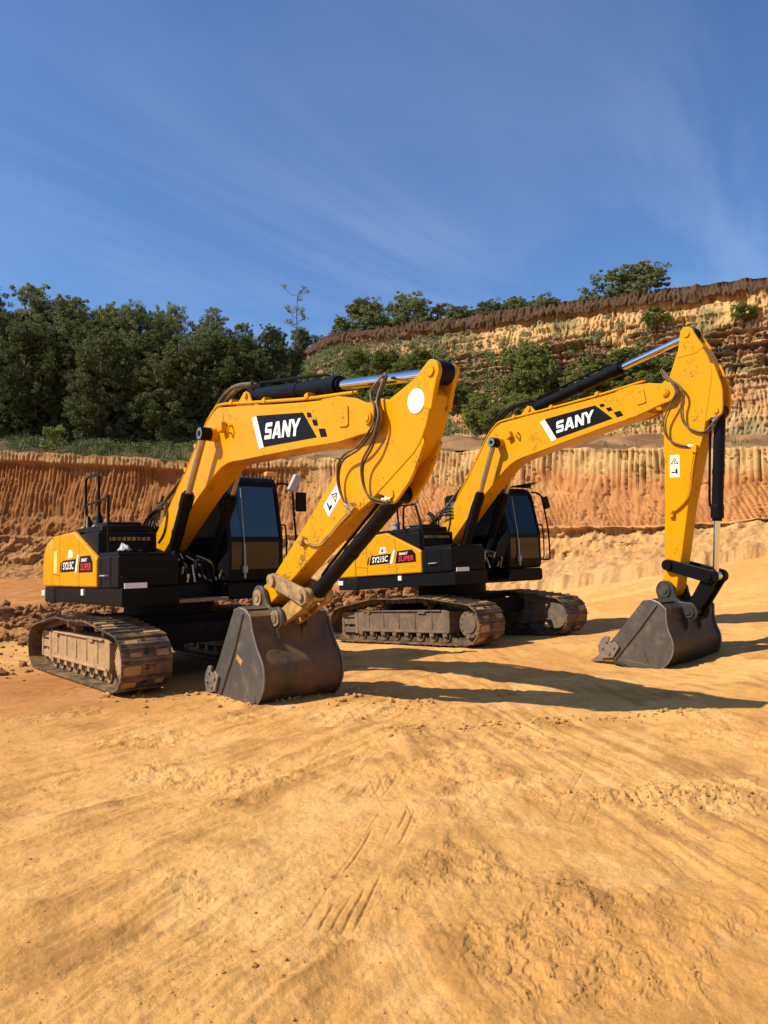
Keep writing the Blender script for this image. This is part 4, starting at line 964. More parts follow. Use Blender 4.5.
    n1 = fbm(x * .28, y * .28, 4, 301); n2 = fbm(x * 1.2, y * 1.2, 4, 305); n3 = fbm(x * 6, y * 6, 3, 309)
    c = mix(B((.54, .266, .072)), B((.60, .318, .095)), sst(-.5, .5, n1))
    damp = sst(.08, .75, .60 * n2 + .50 * st + .35 * n1 + .06)
    c = mix(c, B((.36, .172, .048)), damp * .8 * (.3 + .7 * near))
    c = mix(c, B((.66, .38, .135)), sst(.15, .6, fbm(x * .9 + 7, y * .9, 4, 311) - .3 * st) * .55)
    crk = np.exp(-(np.abs(fbm(x * 2.6, y * 2.0, 4, 321)) / .025) ** 2) * sst(-.1, .4, fbm(x * .7, y * .7, 2, 325)) * near
    c = mix(c, B((.30, .14, .045)), crk * .45)
    c = mix(c, B((.26, .12, .04)), np.clip(gm * .55 + h2 * .6, 0, .7))
    c = mix(c, B((.40, .225, .085)), np.clip(hp, 0, 1) * .3)
    # redder, raw soil round the machines and the far floor on the left
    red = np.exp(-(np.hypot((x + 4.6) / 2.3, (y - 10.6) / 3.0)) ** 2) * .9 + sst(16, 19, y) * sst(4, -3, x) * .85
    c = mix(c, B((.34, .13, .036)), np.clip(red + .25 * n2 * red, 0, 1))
    rr = np.exp(-((y - (17.6 + .20 * (x + 6))) / 1.6) ** 2) * (1 - sst(-1, 5.5, x))
    c = mix(c, B((.25, .115, .042)), np.clip(rr, 0, 1) * .8)
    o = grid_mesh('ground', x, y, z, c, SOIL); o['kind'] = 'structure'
    GRID.update(r=r, a=np.radians(a), z=z)
    # close the little hole round the camera's feet is not needed: it lies behind and below
ground()

# clods -----------------------------------------------------------------
def ico():
    bm = bmesh.new(); bmesh.ops.create_icosphere(bm, subdivisions=1, radius=1)
    v = np.array([p.co[:] for p in bm.verts]); f = np.array([[q.index for q in p.verts] for p in bm.faces]); bm.free(); return v, f
IV, IF = ico()
def rocks(name, pts, sizes, material, seed, label):
    rg = np.random.default_rng(seed); n = len(pts)
    sc = sizes[:, None, None] * rg.uniform(.55, 1.25, (n, 1, 3)) * rg.uniform(.72, 1.2, (n, 12, 1))
    v = IV[None] * sc
    an = rg.uniform(0, 2 * pi, n); c, s = np.cos(an)[:, None], np.sin(an)[:, None]
    v = np.stack([v[..., 0] * c - v[..., 1] * s, v[..., 0] * s + v[..., 1] * c, v[..., 2] * .75], -1) + pts[:, None, :]
    f = IF[None] + (np.arange(n) * 12)[:, None, None]
    o = raw_mesh(name, v.reshape(-1, 3), f.reshape(-1, 3), material)
    o.data.polygons.foreach_set('use_smooth', np.zeros(len(o.data.polygons), bool))
    return tag(o, label, 'clods', kind='stuff')
CLOD = mat('dry_clod', (.50, .265, .08), .95, dirt=(.28, .14, .045), dpos=(.4, .7), dscale=2.5, var=.3, vscale=20, bump=.6, bscale=40, spec=.15)
CLOD2 = mat('raw_clod', (.27, .125, .05), .95, dirt=(.17, .075, .028), dpos=(.4, .7), dscale=1.5, var=.35, vscale=8, bump=.6, bscale=20, spec=.15)
def scatter():
    rg = np.random.default_rng(5)
    P = []; S_ = []
    def put(x, y, s, sink=.25):
        z = surf_z(x, y); P.append(np.stack([x, y, z + s * sink], -1)); S_.append(s)
    n = 750; x = rg.normal(1.97, .34, n); y = rg.normal(4.92, .19, n) - .12 * (x - 1.97); put(x, y, np.minimum(rg.gamma(1.2, .0050, n) + .002, .026), -.1)
    n = 110; x = rg.normal(1.36, .24, n); y = rg.normal(4.97, .10, n); put(x, y, rg.gamma(1.1, .004, n) + .002, 0)
    # crumbs along the scraped line, right foreground
    n = 130; t = rg.uniform(0, 1, n); x = .72 + .22 * t + rg.normal(0, .07, n) ; y = 4.0 - 1.25 * t + rg.normal(0, .08, n); put(x, y, rg.gamma(1.1, .0032, n) + .0015, 0)
    n = 45; x = rg.normal(.80, .11, n); y = rg.normal(3.62, .12, n); put(x, y, rg.gamma(1.2, .0042, n) + .002, 0)
    n = 26; x = rg.normal(-.58, .14, n); y = rg.normal(2.95, .09, n); put(x, y, rg.gamma(1.2, .0040, n) + .002, 0)
    n = 5200; y = 2.4 + 9 * rg.uniform(0, 1, n) ** 1.6; x = rg.uniform(-.55, .55, n) * y; put(x, y, rg.gamma(1.0, .0017, n) + .0014, .1)
    n = 260; t = rg.uniform(-1, 1, n); x = 1.5 + t * 1.6; y = 7.35 + .25 * t + rg.normal(0, .12, n); put(x, y, rg.gamma(1.6, .006, n) + .004)
    n = 200; x = rg.uniform(-3.6, .6, n); y = 8.6 + rg.normal(0, .35, n) - .25 * x; put(x, y, rg.gamma(1.6, .008, n) + .006)
    rocks('soil_crumb', np.concatenate(P), np.concatenate(S_), CLOD, 3, 'dry tan crumbs and clods of soil scattered over the sunlit pit floor')
    P.clear(); S_.clear()
    n = 7500; x = rg.uniform(-14, 4.5, n); y = 17.6 + .20 * (x + 6) + .5 * np.sin(x * .7) + rg.normal(-.35, .75, n); put(x, y, np.minimum(rg.gamma(1.8, .028, n) + .02, .15), .3)
    n = 260; x = rg.normal(-6.6, .8, n); y = rg.normal(11.8, 1.4, n); put(x, y, rg.gamma(1.5, .012, n) + .01)
    rocks('rubble', np.concatenate(P), np.concatenate(S_), CLOD2, 4, 'ridge of raw reddish brown clods behind the two excavators')
    # fallen lumps along the foot of the face
    P.clear(); S_.clear(); d = np.r_[0, np.cumsum(np.hypot(np.diff(_rx), np.diff(_ry)))]
    n = 1500; s = rg.uniform(d[-1] * .1, d[-1] * .85, n)
    bx, by = np.interp(s, d, _rx), np.interp(s, d, _ry); tx, ty = np.interp(s, d, np.gradient(_rx, d)), np.interp(s, d, np.gradient(_ry, d)); l = np.hypot(tx, ty)
    o = 2.0 + np.abs(rg.normal(0, 1.2, n)); zb = np.interp(s, d, _rl)
    x = bx + ty / l * o; y = by - tx / l * o; z = np.maximum(ground_h(x, y), zb + .55 - .75 * np.clip((o - 1.65) / 3.9, 0, 1) ** .8)
    P.append(np.stack([x, y, z], -1)); S_.append(np.minimum(rg.gamma(1.6, .03, n) + .02, .14))
    rocks('fallen_lump', np.concatenate(P), np.concatenate(S_), CLOD, 6, 'fallen tan lumps of earth along the foot of the cut quarry face')
scatter()
# ------------------------------------------------------------------ vegetation
def leafmat(name, c, c2):
    m, nt, P, N, L = nt_new(name)
    g = N.new('ShaderNodeNewGeometry'); oi = N.new('ShaderNodeObjectInfo')
    tc = N.new('ShaderNodeTexCoord'); n = noise(N, L, .9, 4, .7, tc.outputs['Object'])
    ad = N.new('ShaderNodeMath'); ad.operation = 'MULTIPLY_ADD'; L.new(g.outputs['Random Per Island'], ad.inputs[0]); ad.inputs[1].default_value = .5; L.new(n.outputs[0], ad.inputs[2])
    ad2 = N.new('ShaderNodeMath'); ad2.operation = 'MULTIPLY_ADD'; L.new(oi.outputs['Random'], ad2.inputs[0]); ad2.inputs[1].default_value = .55; L.new(ad.outputs[0], ad2.inputs[2])
    r = ramp(N, L, ad2.outputs[0], .5, 1.35, (*c, 1), (*c2, 1))
    L.new(r.outputs[0], P.inputs['Base Color']); P.inputs['Roughness'].default_value = .8; P.inputs['Specular IOR Level'].default_value = .1
    tr = N.new('ShaderNodeBsdfTranslucent'); L.new(r.outputs[0], tr.inputs['Color'])
    mx = N.new('ShaderNodeMixShader'); mx.inputs[0].default_value = .22
    L.new(P.outputs[0], mx.inputs[1]); L.new(tr.outputs[0], mx.inputs[2]); L.new(mx.outputs[0], N['Material Output'].inputs['Surface'])
    return m
LEAF = leafmat('forest_leaf', (.072, .094, .036), (.22, .24, .10))
LEAF_SHADE = leafmat('shade_toned_leaf', (.042, .058, .021), (.135, .15, .056))  # forest leaf darkened so the colour carries the shade low in the wood
LEAF_R = leafmat('ridge_leaf', (.085, .108, .044), (.22, .24, .10))
LEAF_B = leafmat('bush_leaf', (.085, .115, .028), (.22, .25, .062))
LEAF_G = leafmat('grass_blade', (.035, .05, .014), (.13, .15, .045))
BARK = mat('tree_bark', (.10, .075, .05), .9, var=.3, bump=.5)
def leaves(cent, rad, per, lsz, rg, flat=.8):
    n = len(cent) * per
    c = np.repeat(cent, per, 0); r = np.repeat(rad, per)
    d = rg.normal(size=(n, 3)); d /= np.linalg.norm(d, axis=1)[:, None]
    rr = rg.uniform(0, 1, n) ** .42
    p = c + d * (r * rr)[:, None] * np.array([1, 1, flat])
    a = rg.normal(size=(n, 3)) + d * .4; a[:, 2] -= .15; a /= np.linalg.norm(a, axis=1)[:, None]
    b = np.cross(a, rg.normal(size=(n, 3)) + np.array([0, 0, 1.2])); b /= np.linalg.norm(b, axis=1)[:, None] + 1e-9
    s = lsz * rg.uniform(.6, 1.3, n)
    A = a * s[:, None]; Bv = b * (s * .36)[:, None]
    v = np.stack([p - A * .5, p + Bv, p + A * .5, p - Bv], 1)
    return v.reshape(-1, 3)
def leaf_obj(name, v, material, parent):
    q = np.arange(len(v)).reshape(-1, 4)
    o = raw_mesh(name, v, q, material); o.data.polygons.foreach_set('use_smooth', np.zeros(len(q), bool))
    if parent: o.parent = parent
    return o
def make_tree(H, Rc, base, seed, leafm, nclump=60, per=130, lsz=.24, sparse=0, name='forest_tree', lean=0):
    rg = np.random.default_rng(seed); rd = random.Random(seed)
    root = empty(name, Matrix.Identity(4))
    # crown clumps on an irregular egg
    cent = []; rad = []
    while len(cent) < nclump:
        h = rg.uniform(0, .9); a = rg.uniform(0, 2 * pi)
        prof = (sin(pi * min(1, .12 + h * .88)) ** .6) * (1 - .25 * h)
        q = Rc * prof * (.75 + .35 * sin(a * 2 + seed) * .5 + .25 * sin(a * 3 + 2 * seed)) * rg.uniform(.25, 1) ** .5
        z = base * H + h * (1 - base) * H * (1 - .05 * rg.uniform())
        cent.append((q * cos(a) + lean * z, q * sin(a), z - .2)); rad.append(rg.uniform(.16, .30) * (Rc + .35 * H * .3) * (1.15 - .35 * h))
    cent = np.array(cent); rad = np.array(rad)
    # trunk and limbs
    t = MB(); top = .86 * H
    pts = [(lean * z + .12 * sin(z * 1.3 + seed) * (z / H), .12 * cos(z * 1.1 + seed) * (z / H), z) for z in np.linspace(-.3, top, 8)]
    r0 = .018 * H + .03
    t.tube(pts, lambda k: r0 * (1 - .85 * k) + .01, 7, 2)
    for i in rg.choice(len(cent), min(len(cent), 16), replace=False):
        c = cent[i]; zs = max(base * H * .6, c[2] - rg.uniform(.15, .35) * H)
        st = (lean * zs, 0, zs); md = ((st[0] + c[0]) / 2, c[1] / 2, (zs + c[2]) / 2 + .1)
        t.tube([st, md, tuple(c)], lambda k: r0 * .38 * (1 - .8 * k) + .008, 5, 3)
    t.build('trunk', BARK, root)
    # fine twig clumps around each clump centre make an uneven outline
    k = 16
    sub = np.repeat(cent, k, 0) + np.clip(rg.normal(size=(len(cent) * k, 3)), -1.25, 1.25) * np.repeat(rad, k)[:, None] * np.array([.55, .55, .42])
    sr = np.repeat(rad, k) * rg.uniform(.16, .36, len(cent) * k)
    v = leaves(sub, sr, max(4, per // k), lsz, rg)
    leaf_obj('crown', v, leafm, root)
    return root
def copy_tree(o):
    c = o.copy(); COL.objects.link(c)
    for ch in o.children:
        d = ch.copy(); COL.objects.link(d); d.parent = c
    return c
KINDS = {}
def plant(kind, x, y, z, H, label, cat, group=None, rz=None, wide=1.0):
    protos, H0 = KINDS[kind]
    i = plant.n; plant.n += 1
    p = protos[i % len(protos)]
    if p[1]: o = copy_tree(p[0])
    else: o = p[0]; p[1] = True
    s = H / H0
    o.matrix_world = Matrix.Translation((x, y, z)) @ Matrix.Rotation(rz if rz is not None else i * 2.4, 4, 'Z') @ Matrix.Diagonal((s * wide, s * wide, s, 1))
    tag(o, label, cat, group); return o
plant.n = 0
KINDS['forest'] = ([[make_tree(11, 2.9, .10, 20 + i, LEAF, 90, 1000, .105), False] for i in range(6)], 11)
KINDS['under'] = ([[make_tree(7.5, 2.5, .02, 40 + i, LEAF_SHADE, 70, 1000, .10), False] for i in range(5)], 7.5)
KINDS['ridge'] = ([[make_tree(4.5, 2.0, .08, 60 + i, LEAF_R, 48, 800, .09, name='ridge_tree'), False] for i in range(5)], 4.5)
KINDS['bush'] = ([[make_tree(3.2, 1.75, .0, 80 + i, LEAF_B, 60, 800, .075, name='bush'), False] for i in range(5)], 3.2)

def bench_z(x, y):
    # height of the bench between the rim and the cliff foot
    b = math.atan2(x, y + 25)
    i = np.interp(b, bear_r, np.arange(nb)); ii = np.arange(nb)
    A = [float(np.interp(i, ii, c)) for c in ra]; B = [float(np.interp(i, ii, c)) for c in cbm]
    L2 = (B[0] - A[0]) ** 2 + (B[1] - A[1]) ** 2; t = ((x - A[0]) * (B[0] - A[0]) + (y - A[1]) * (B[1] - A[1])) / L2
    return A[2] + (B[2] - A[2]) * max(0, min(1, t))
# skyline trees of the wood: (x, y, height of top, wide, label)
GF = 'tall trees of the wood on the left'
sky_ = [(-33.5, 55, 23.4, 1.1, 'tall dark tree at the very left edge of the wood, half cut by the frame'),
        (-29.2, 55.5, 23.6, 1.1, 'dark round-headed tree just left of the tallest treetop in the wood'),
        (-26.4, 56, 24.2, 1.05, 'tallest treetop of the dark wood, rising near the left edge of the photo'),
        (-23.4, 55.5, 23.3, 1.05, 'tall dark tree just right of the tallest treetop in the wood'),
        (-20.6, 56, 22.8, 1.0, 'tall olive tree above the middle of the left quarry face'),
        (-18.2, 55, 22.2, 1.0, 'slim dark tree between the tall olive tree and the feathery-topped one'),
        (-16.2, 56, 22.5, .95, 'feathery-topped tree in the wood above the left excavator\'s hand rail'),
        (-13.0, 55, 21.6, 1.1, 'broad rounded tree rising above the left excavator\'s boom'),
        (-10.7, 57, 20.8, .8, 'small round treetop in the dip between the rounded tree and the bare snag'),
        (-8.6, 58, 21.0, .85, 'dark tree standing just left of the bare snag'),
        (-6.3, 60, 21.5, .8, 'bushy dark tree at the foot of the bare snag, at the wood\'s right end')]
for x, y, zt, w, lab in sky_:
    zb = 11.0 if x < -12 else 13.5
    plant('forest', x, y, zb, zt - zb, lab, 'tree', GF, wide=w * (.92 if x < -12 else 1.2))
GB = 'half-hidden trees deep inside the wood'
for x, y, zt in [(-36, 60, 23), (-31, 61, 23.6), (-24.8, 61, 23.5), (-22, 60, 22.8), (-14.6, 61, 22.0), (-11.8, 62, 21.2), (-19.5, 62, 22.4), (-28, 62, 24), (-8.5, 64, 21)]:
    plant('forest', x, y, 12, zt - 12, 'dark tree half hidden behind the front trees of the wood', 'tree', GB, wide=1.1)
GU = 'lower trees along the front of the wood'
under = [(-31.5, 48.5, 8.2, 'low dark tree at the left frame edge, in front of the wood'),
         (-28.6, 47.8, 8.6, 'low bushy tree second from the left frame edge, behind the quarry face'),
         (-25.8, 48.6, 8.0, 'low dark tree right behind the young sapling on the bench'),
         (-23.0, 47.6, 8.8, 'taller low tree just right of the sapling on the bench'),
         (-20.4, 48.4, 7.6, 'low dark tree above the left excavator\'s counterweight'),
         (-18.0, 47.5, 8.3, 'low olive tree above the left excavator\'s hand rail'),
         (-15.6, 49.0, 6.6, 'small dark tree over the bare red earth patch in the wood'),
         (-13.2, 48.2, 8.2, 'leafy tree leaning over the grass, behind the left excavator\'s boom foot'),
         (-10.9, 49.0, 8.4, 'lighter green rounded tree directly above the left excavator\'s boom'),
         (-8.9, 50.5, 7.0, 'green tree against the left end of the eroded cliff'),
         (-7.4, 53.0, 5.6, 'small green tree at the cliff\'s left foot, above the arm cylinder')]
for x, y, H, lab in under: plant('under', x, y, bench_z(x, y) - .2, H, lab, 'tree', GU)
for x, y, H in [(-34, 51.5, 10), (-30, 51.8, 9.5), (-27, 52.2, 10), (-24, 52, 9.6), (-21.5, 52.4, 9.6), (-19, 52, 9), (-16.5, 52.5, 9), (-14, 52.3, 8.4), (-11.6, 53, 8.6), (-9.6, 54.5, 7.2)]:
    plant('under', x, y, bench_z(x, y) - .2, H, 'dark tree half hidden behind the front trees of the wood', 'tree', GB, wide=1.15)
# ridge trees along the cliff top
GR = 'trees on the cliff top'
ridge = [(-3.0, 59, 18.6, 3.0, 1.0, 'low ridge tree at the left end of the cliff top, right of the bare snag'),
         (-1.2, 60, 18.8, 4.6, 1.25, 'rounded ridge tree left of the tallest tree in the long cliff-top row'),
         (.6, 59, 18.6, 2.8, 1.0, 'low ridge tree in the gap between two taller rounded trees'),
         (2.4, 58, 18.3, 5.0, 1.15, 'tall rounded ridge tree above the left excavator\'s raised elbow'),
         (4.6, 58, 18.3, 3.8, 1.4, 'spreading low ridge tree just right of the tall rounded one'),
         (6.6, 57, 18.0, 3.6, 1.4, 'flat-topped ridge tree in the middle of the cliff-top row'),
         (8.6, 56, 17.9, 3.6, 1.4, 'pale green ridge tree in the right half of the cliff-top row'),
         (10.4, 55, 17.8, 3.7, 1.4, 'ridge tree next to the right end of the low cliff-top row'),
         (12.2, 54, 17.8, 3.5, 1.3, 'last low ridge tree before the gap on the cliff top'),
         (15.6, 49.0, 17.6, 3.4, 1.25, 'left one of the two big trees standing alone on the cliff top at right'),
         (18.0, 49.2, 17.5, 4.2, 1.5, 'right and larger of the two big trees standing alone on the cliff top'),
         (25.6, 44.0, 16.6, 1.3, 1.0, 'tiny shrub on the cliff top at the right frame edge')]
for x, y, z, H, w, lab in ridge: plant('ridge', x, y, z - .3, H + .3, lab, 'tree' if H > 2 else 'shrub', GR if H > 2 else None, wide=w)
# bushes growing on the cliff
GC = 'green bushes growing on the cliff'
def cliff_at(px_x, u):
    b = curve(CB, 600); t = curve(CT, 600)
    k = float(np.interp(u, [0, .12, .3, .42, .6, .8, .86, 1], [0, .26, .48, .56, .68, .84, .97, 1.0]))
    X = np.array(b[0]) + (np.array(t[0]) - b[0]) * k; i = np.interp(px_x, X, np.arange(600)); f = lambda a: float(np.interp(i, np.arange(600), a))
    return px_x, f(b[1]) + (f(t[1]) - f(b[1])) * k, f(b[2]) + (f(t[2]) - f(b[2])) * u
bushes = [(6.0, .10, 2.7, 1.0, 'round bush on the cliff just right of the left excavator\'s elbow'),
          (9.1, .32, 4.2, .95, 'tallest bush on the cliff, in the middle between the two excavators\' elbows'),
          (8.3, .10, 2.4, 1.3, 'low spreading bush under the tallest bush on the cliff'),
          (12.1, .33, 2.6, 1.1, 'bush left of the wide one behind the right excavator\'s arm cylinder'),
          (13.9, .36, 2.8, 1.5, 'wide bush right behind the right excavator\'s arm cylinder'),
          (16.3, .36, 2.0, 1.3, 'bush on the cliff peeping out left of the right excavator\'s arm top'),
          (3.4, .42, 2.2, 1.3, 'grey-green bush on the cliff just left of the left excavator\'s elbow'),
          (1.4, .40, 2.6, 1.3, 'grey-green bush on the cliff above the left excavator\'s chrome rod'),
          (-1.0, .34, 3.0, 1.3, 'large grey-green bush halfway along the arm cylinder of the left excavator'),
          (-3.4, .34, 2.6, 1.2, 'bush low on the pinkish slope at the cliff\'s left end'),
          (-1.6, .66, 1.6, 1.4, 'small bush under the dark soil band at the cliff\'s left end'),
          (4.6, .30, 1.9, 1.3, 'low bush peeping out right beside the left excavator\'s elbow'),
          (14.9, .30, 1.8, 1.4, 'low bush under the wide one behind the right excavator\'s arm cylinder'),
          (2.6, .62, 1.5, 1.5, 'grey-green scrub below the dark soil band, above the left excavator\'s elbow'),
          (-5.0, .45, 2.4, 1.3, 'green bush at the far left end of the cliff, beside the wood'),
          (.2, .20, 2.6, 1.4, 'bush low on the cliff behind the left excavator\'s arm cylinder tube'),
          (-2.2, .18, 2.6, 1.4, 'bush low on the cliff above the left excavator\'s white logo'),
          (.3, .62, 1.7, 1.5, 'scrubby bush high on the cliff under the rounded ridge tree'),
          (16.2, .80, 1.1, 1.7, 'small shrub just under the dark soil band, above the right excavator\'s elbow'),
          (20.3, .78, .9, 2.0, 'thin shrub under the dark soil band at the right frame edge')]
for x, u, H, w, lab in bushes:
    X, Y, Z = cliff_at(x, u); plant('bush', X, Y - .5, Z - .45, H, lab, 'bush', GC, wide=w)
# soft scrub that covers the left half of the cliff like a fleece
def scrub():
    rg = np.random.default_rng(31); n = 2300
    b = [np.array(c) for c in curve(CB, 600)]; t = [np.array(c) for c in curve(CT, 600)]
    P = []
    while len(P) < n:
        i = rg.integers(0, 600); u = rg.uniform(.02, .86); k = float(np.interp(u, [0, .12, .3, .42, .6, .8, .86, 1], [0, .26, .48, .56, .68, .84, .97, 1.0]))
        X, Y = b[0][i] + (t[0][i] - b[0][i]) * k, b[1][i] + (t[1][i] - b[1][i]) * k; Z = b[2][i] + (t[2][i] - b[2][i]) * u
        if not -7.5 < X < 17: continue
        dens = (1.0 if X < 4 else .22 if X < 9 else .07) * (1 if u < .7 else .6) * (.25 + 1.3 * max(0, float(pn(np.array(X * .35), np.array(Z * .45), 61)) + .35))
        if rg.uniform() < dens: P.append((X, Y - .15, Z + .05))
    c = np.array(P); r = rg.uniform(.18, .55, n)
    o = leaf_obj('scrub', leaves(c, r, 110, .10, rg, .7), LEAF_R, None); tag(o, 'soft green scrub growing over the left half of the cliff', 'scrub', kind='stuff')
scrub()
def undergrowth():
    rg = np.random.default_rng(37); n = 330; P = []
    while len(P) < n:
        x, y = rg.uniform(-34, -6.5), rg.uniform(42.5, 49)
        A = float(np.interp(x, ra[0], ra[1])); d = y - A
        if d < .5 or rg.uniform() > min(1, d / 4.5) * (.35 + float(pn(np.array(x * .5), np.array(y * .5), 71)) + .3): continue
        P.append((x, y, bench_z(x, y) + rg.uniform(.05, .4)))
    c = np.array(P); r = rg.uniform(.25, .75, n)
    o = leaf_obj('undergrowth', leaves(c, r, 150, .11, rg, .75), LEAF_SHADE, None); tag(o, 'dark undergrowth spilling out at the foot of the wood', 'undergrowth', kind='stuff')
undergrowth()
# bare snag
def snag():
    o = empty('bare_tree', Matrix.Translation((-6.7, 59.5, 15.5)))
    tag(o, 'thin bare snag with a few leaf tufts sticking up above the wood', 'tree')
    rd = random.Random(4); t = MB(); t.tube([(0, 0, 0), (.05, 0, 3), (-.05, 0, 6), (.1, 0, 8.3)], lambda k: .09 * (1 - .8 * k), 6, 3)
    tips = []
    for i in range(16):
        z = rd.uniform(5.0, 8.1); a = rd.uniform(0, 2 * pi); l = rd.uniform(.5, 1.2)
        e = (cos(a) * l, sin(a) * l * .6, z + rd.uniform(.2, .8)); t.tube([(0, 0, z), (e[0] * .5, e[1] * .5, z + .12), e], .018, 5, 2); tips.append(e)
    t.build('trunk', BARK, o); rg = np.random.default_rng(3); c = np.array(tips)
    leaf_obj('foliage', leaves(c, np.full(len(c), .26), 22, .17, rg), LEAF_R, o)
snag()
def sapling():
    X, Y = -18.9, 41.6; z = bench_z(X, Y)
    o = empty('sapling', Matrix.Translation((X, Y, z - .05))); tag(o, 'pale green young sapling alone on the rim of the left quarry face', 'sapling')
    t = MB(); t.tube([(0, 0, 0), (.15, 0, .7), (.4, 0, 1.5)], .022, 6, 3); t.build('stem', BARK, o)
    rg = np.random.default_rng(9); c = np.stack([rg.normal(.28, .22, 26), rg.normal(0, .2, 26), rg.uniform(.25, 1.55, 26)], 1)
    c[:, 0] = c[:, 2] * .27 + rg.normal(0, .2, 26)
    leaf_obj('foliage', leaves(c, np.full(26, .2), 26, .16, rg), LEAF_B, o)
sapling()
def grass():
    rg = np.random.default_rng(12); n = 3400
    s = rg.uniform(0, 1, n); i = s * (nb - 1)
    X0 = np.interp(i, np.arange(nb), ra[0]); Y0 = np.interp(i, np.arange(nb), ra[1]); Z0 = np.interp(i, np.arange(nb), ra[2])
    dp = np.abs(rg.normal(0, 1.3, n)) + .1
    keep = (X0 > -34) & (X0 < 20); den = np.where(X0 < -17.5, .22, np.where(X0 < -6, .85, .12)) * np.clip(pn(X0 * .9, X0 * 0 + 2, 7) * 1.6 + .55, .05, 1.2); keep &= rg.uniform(0, 1, n) < den
    X0, Y0, Z0, dp = X0[keep], Y0[keep], Z0[keep], dp[keep]; n = len(X0)
    k = 9; b = np.repeat(np.stack([X0, Y0 + dp, Z0 + dp * .16 - .05], 1), k, 0) + rg.normal(size=(n * k, 3)) * np.array([.12, .12, .0])
    hgt = np.repeat(rg.uniform(.2, .85, n) ** 1.3 * np.where(X0 < -6, 1.15, .55), k) * rg.uniform(.6, 1.2, n * k)
    tip = b + np.stack([rg.normal(0, .3, n * k) * hgt, rg.normal(0, .3, n * k) * hgt, hgt], 1)
    a = rg.uniform(0, pi, n * k); w = np.stack([np.cos(a), np.sin(a), 0 * a], 1) * .018
    md = (b * .45 + tip * .55) + np.array([0, 0, .05])
    v = np.stack([b - w, b + w, md + w * 1.3, tip], 1).reshape(-1, 3)
    o = leaf_obj('grass', v, LEAF_G, None); tag(o, 'tufts of weedy grass along the rim of the quarry face', 'grass', kind='stuff')
grass()
# ------------------------------------------------------------------ machines, light, camera
excavator(1)
excavator(2)
def rag():
    g = POSE[1]; base = Matrix.Translation((g['X'], g['Y'], 0)) @ Matrix.Rotation(g['sy'], 4, 'Z')
    rg = np.random.default_rng(2); n = 18
    u, v = np.meshgrid(np.linspace(-1, 1, n), np.linspace(-1, 1, n))
    r = np.hypot(u, v)
    z = .09 * np.clip(1 - r, 0, 1) ** .7 * (1 + .35 * pn(u * 2.2, v * 2.2, 8)) + .03 * pn(u * 5, v * 5, 9)
    X = u * .09 + .03 * pn(u * 2, v * 2, 4); Y = v * .07 + .02 * pn(u * 2, v * 2, 5)
    o = grid_mesh('rag', X, Y, z + .012, None, M['rag'])
    s = o.modifiers.new('thickness', 'SOLIDIFY'); s.thickness = .008
    o.matrix_world = base @ Matrix.Translation((1.0, -1.08, 1.79)); tag(o, 'crumpled white rag left on the black tank of the left excavator', 'rag')
rag()
SUN_D = Vector((-.957, -.29, math.tan(radians(44.4)))).normalized()
sl = bpy.data.lights.new('sun', 'SUN'); sl.energy = 5.0; sl.angle = radians(.53); sl.color = (1.0, .91, .78)
so = bpy.data.objects.new('sun', sl); COL.objects.link(so); so.location = (-20, -10, 30); so.rotation_euler = (-SUN_D).to_track_quat('-Z', 'Y').to_euler()
W = bpy.data.worlds.new('World'); SC.world = W; W.use_nodes = True
N, L = W.node_tree.nodes, W.node_tree.links
bg = N['Background']
sk = N.new('ShaderNodeTexSky'); sk.sky_type = 'NISHITA'; sk.sun_disc = False
sk.sun_elevation = radians(44.4); sk.sun_rotation = math.atan2(SUN_D.x, SUN_D.y); sk.air_density = 1.0; sk.dust_density = .6; sk.ozone_density = 3.0; sk.altitude = 300
tc = N.new('ShaderNodeTexCoord')
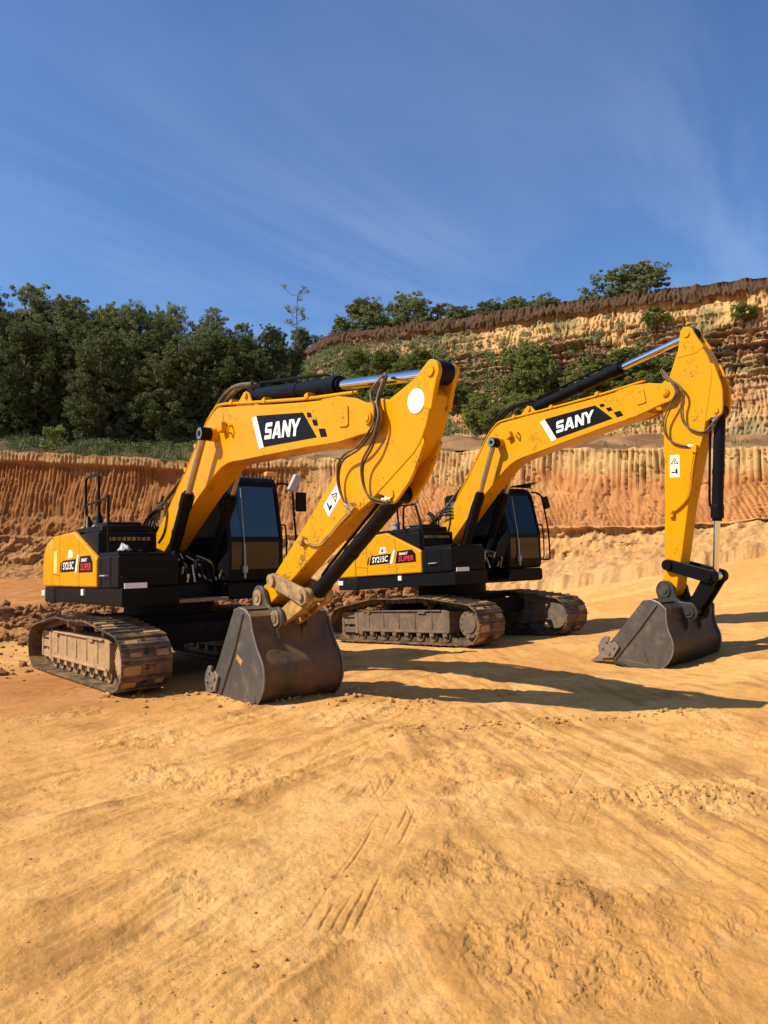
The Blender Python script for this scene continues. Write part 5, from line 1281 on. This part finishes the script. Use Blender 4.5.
# thin cirrus: streaky noise over the sky directions, projected on a high flat layer
sep = N.new('ShaderNodeSeparateXYZ'); L.new(tc.outputs['Generated'], sep.inputs[0])
zc = N.new('ShaderNodeMath'); zc.operation = 'MAXIMUM'; L.new(sep.outputs['Z'], zc.inputs[0]); zc.inputs[1].default_value = .06
dv = N.new('ShaderNodeVectorMath'); dv.operation = 'SCALE'
inv = N.new('ShaderNodeMath'); inv.operation = 'DIVIDE'; inv.inputs[0].default_value = 1; L.new(zc.outputs[0], inv.inputs[1])
L.new(tc.outputs['Generated'], dv.inputs[0]); L.new(inv.outputs[0], dv.inputs['Scale'])
m0 = N.new('ShaderNodeMapping'); m0.inputs['Rotation'].default_value = (0, 0, radians(-58)); L.new(dv.outputs[0], m0.inputs[0])
mp = N.new('ShaderNodeMapping'); mp.inputs['Scale'].default_value = (.34, 1.25, 1); mp.inputs['Location'].default_value = (3.1, 1.7, 0); L.new(m0.outputs[0], mp.inputs[0])
n1 = noise(N, L, 1.1, 6, .6, mp.outputs[0], .7)
n2 = noise(N, L, .35, 3, .5, dv.outputs[0], .2)
r1 = ramp(N, L, n1.outputs[0], .44, .82); r2 = ramp(N, L, n2.outputs[0], .38, .68)
mm = N.new('ShaderNodeMath'); mm.operation = 'MULTIPLY'; L.new(r1.outputs[0], mm.inputs[0]); L.new(r2.outputs[0], mm.inputs[1])
m3 = N.new('ShaderNodeMath'); m3.operation = 'MULTIPLY'; L.new(mm.outputs[0], m3.inputs[0]); m3.inputs[1].default_value = .26
tint = N.new('ShaderNodeMix'); tint.data_type = 'RGBA'; tint.blend_type = 'MULTIPLY'; tint.inputs[0].default_value = 1
L.new(sk.outputs[0], tint.inputs[6]); tint.inputs[7].default_value = (.82, 1.06, 1.32, 1)
cm = mixc(N, L, m3.outputs[0], tint.outputs[2], (6.5, 7.6, 9.2))
L.new(cm, bg.inputs['Color']); bg.inputs['Strength'].default_value = .088

cd = bpy.data.cameras.new('camera'); cam = bpy.data.objects.new('camera', cd); COL.objects.link(cam)
cd.sensor_fit = 'HORIZONTAL'; cd.sensor_width = 36; cd.lens = CAL['f'] / 768 * 36; cd.clip_end = 2000; cd.clip_start = .05
fw = Vector((0, cos(CAL['pitch']), sin(CAL['pitch']))); rt = Vector((1, 0, 0)); dn = Vector((0, sin(CAL['pitch']), -cos(CAL['pitch'])))
c, s = cos(CAL['roll']), sin(CAL['roll'])
r2_ = rt * c - dn * s; d2 = rt * s + dn * c; up = -d2; bk = -fw
cam.matrix_world = Matrix(((r2_.x, up.x, bk.x, 0), (r2_.y, up.y, bk.y, 0), (r2_.z, up.z, bk.z, CAL['h']), (0, 0, 0, 1)))
SC.camera = cam
SC.render.engine = 'CYCLES'
SC.view_settings.view_transform = 'Standard'; SC.view_settings.look = 'None'; SC.view_settings.exposure = .5; SC.view_settings.gamma = 1
SC.cycles.use_denoising = True; SC.cycles.max_bounces = 6; SC.cycles.transparent_max_bounces = 8
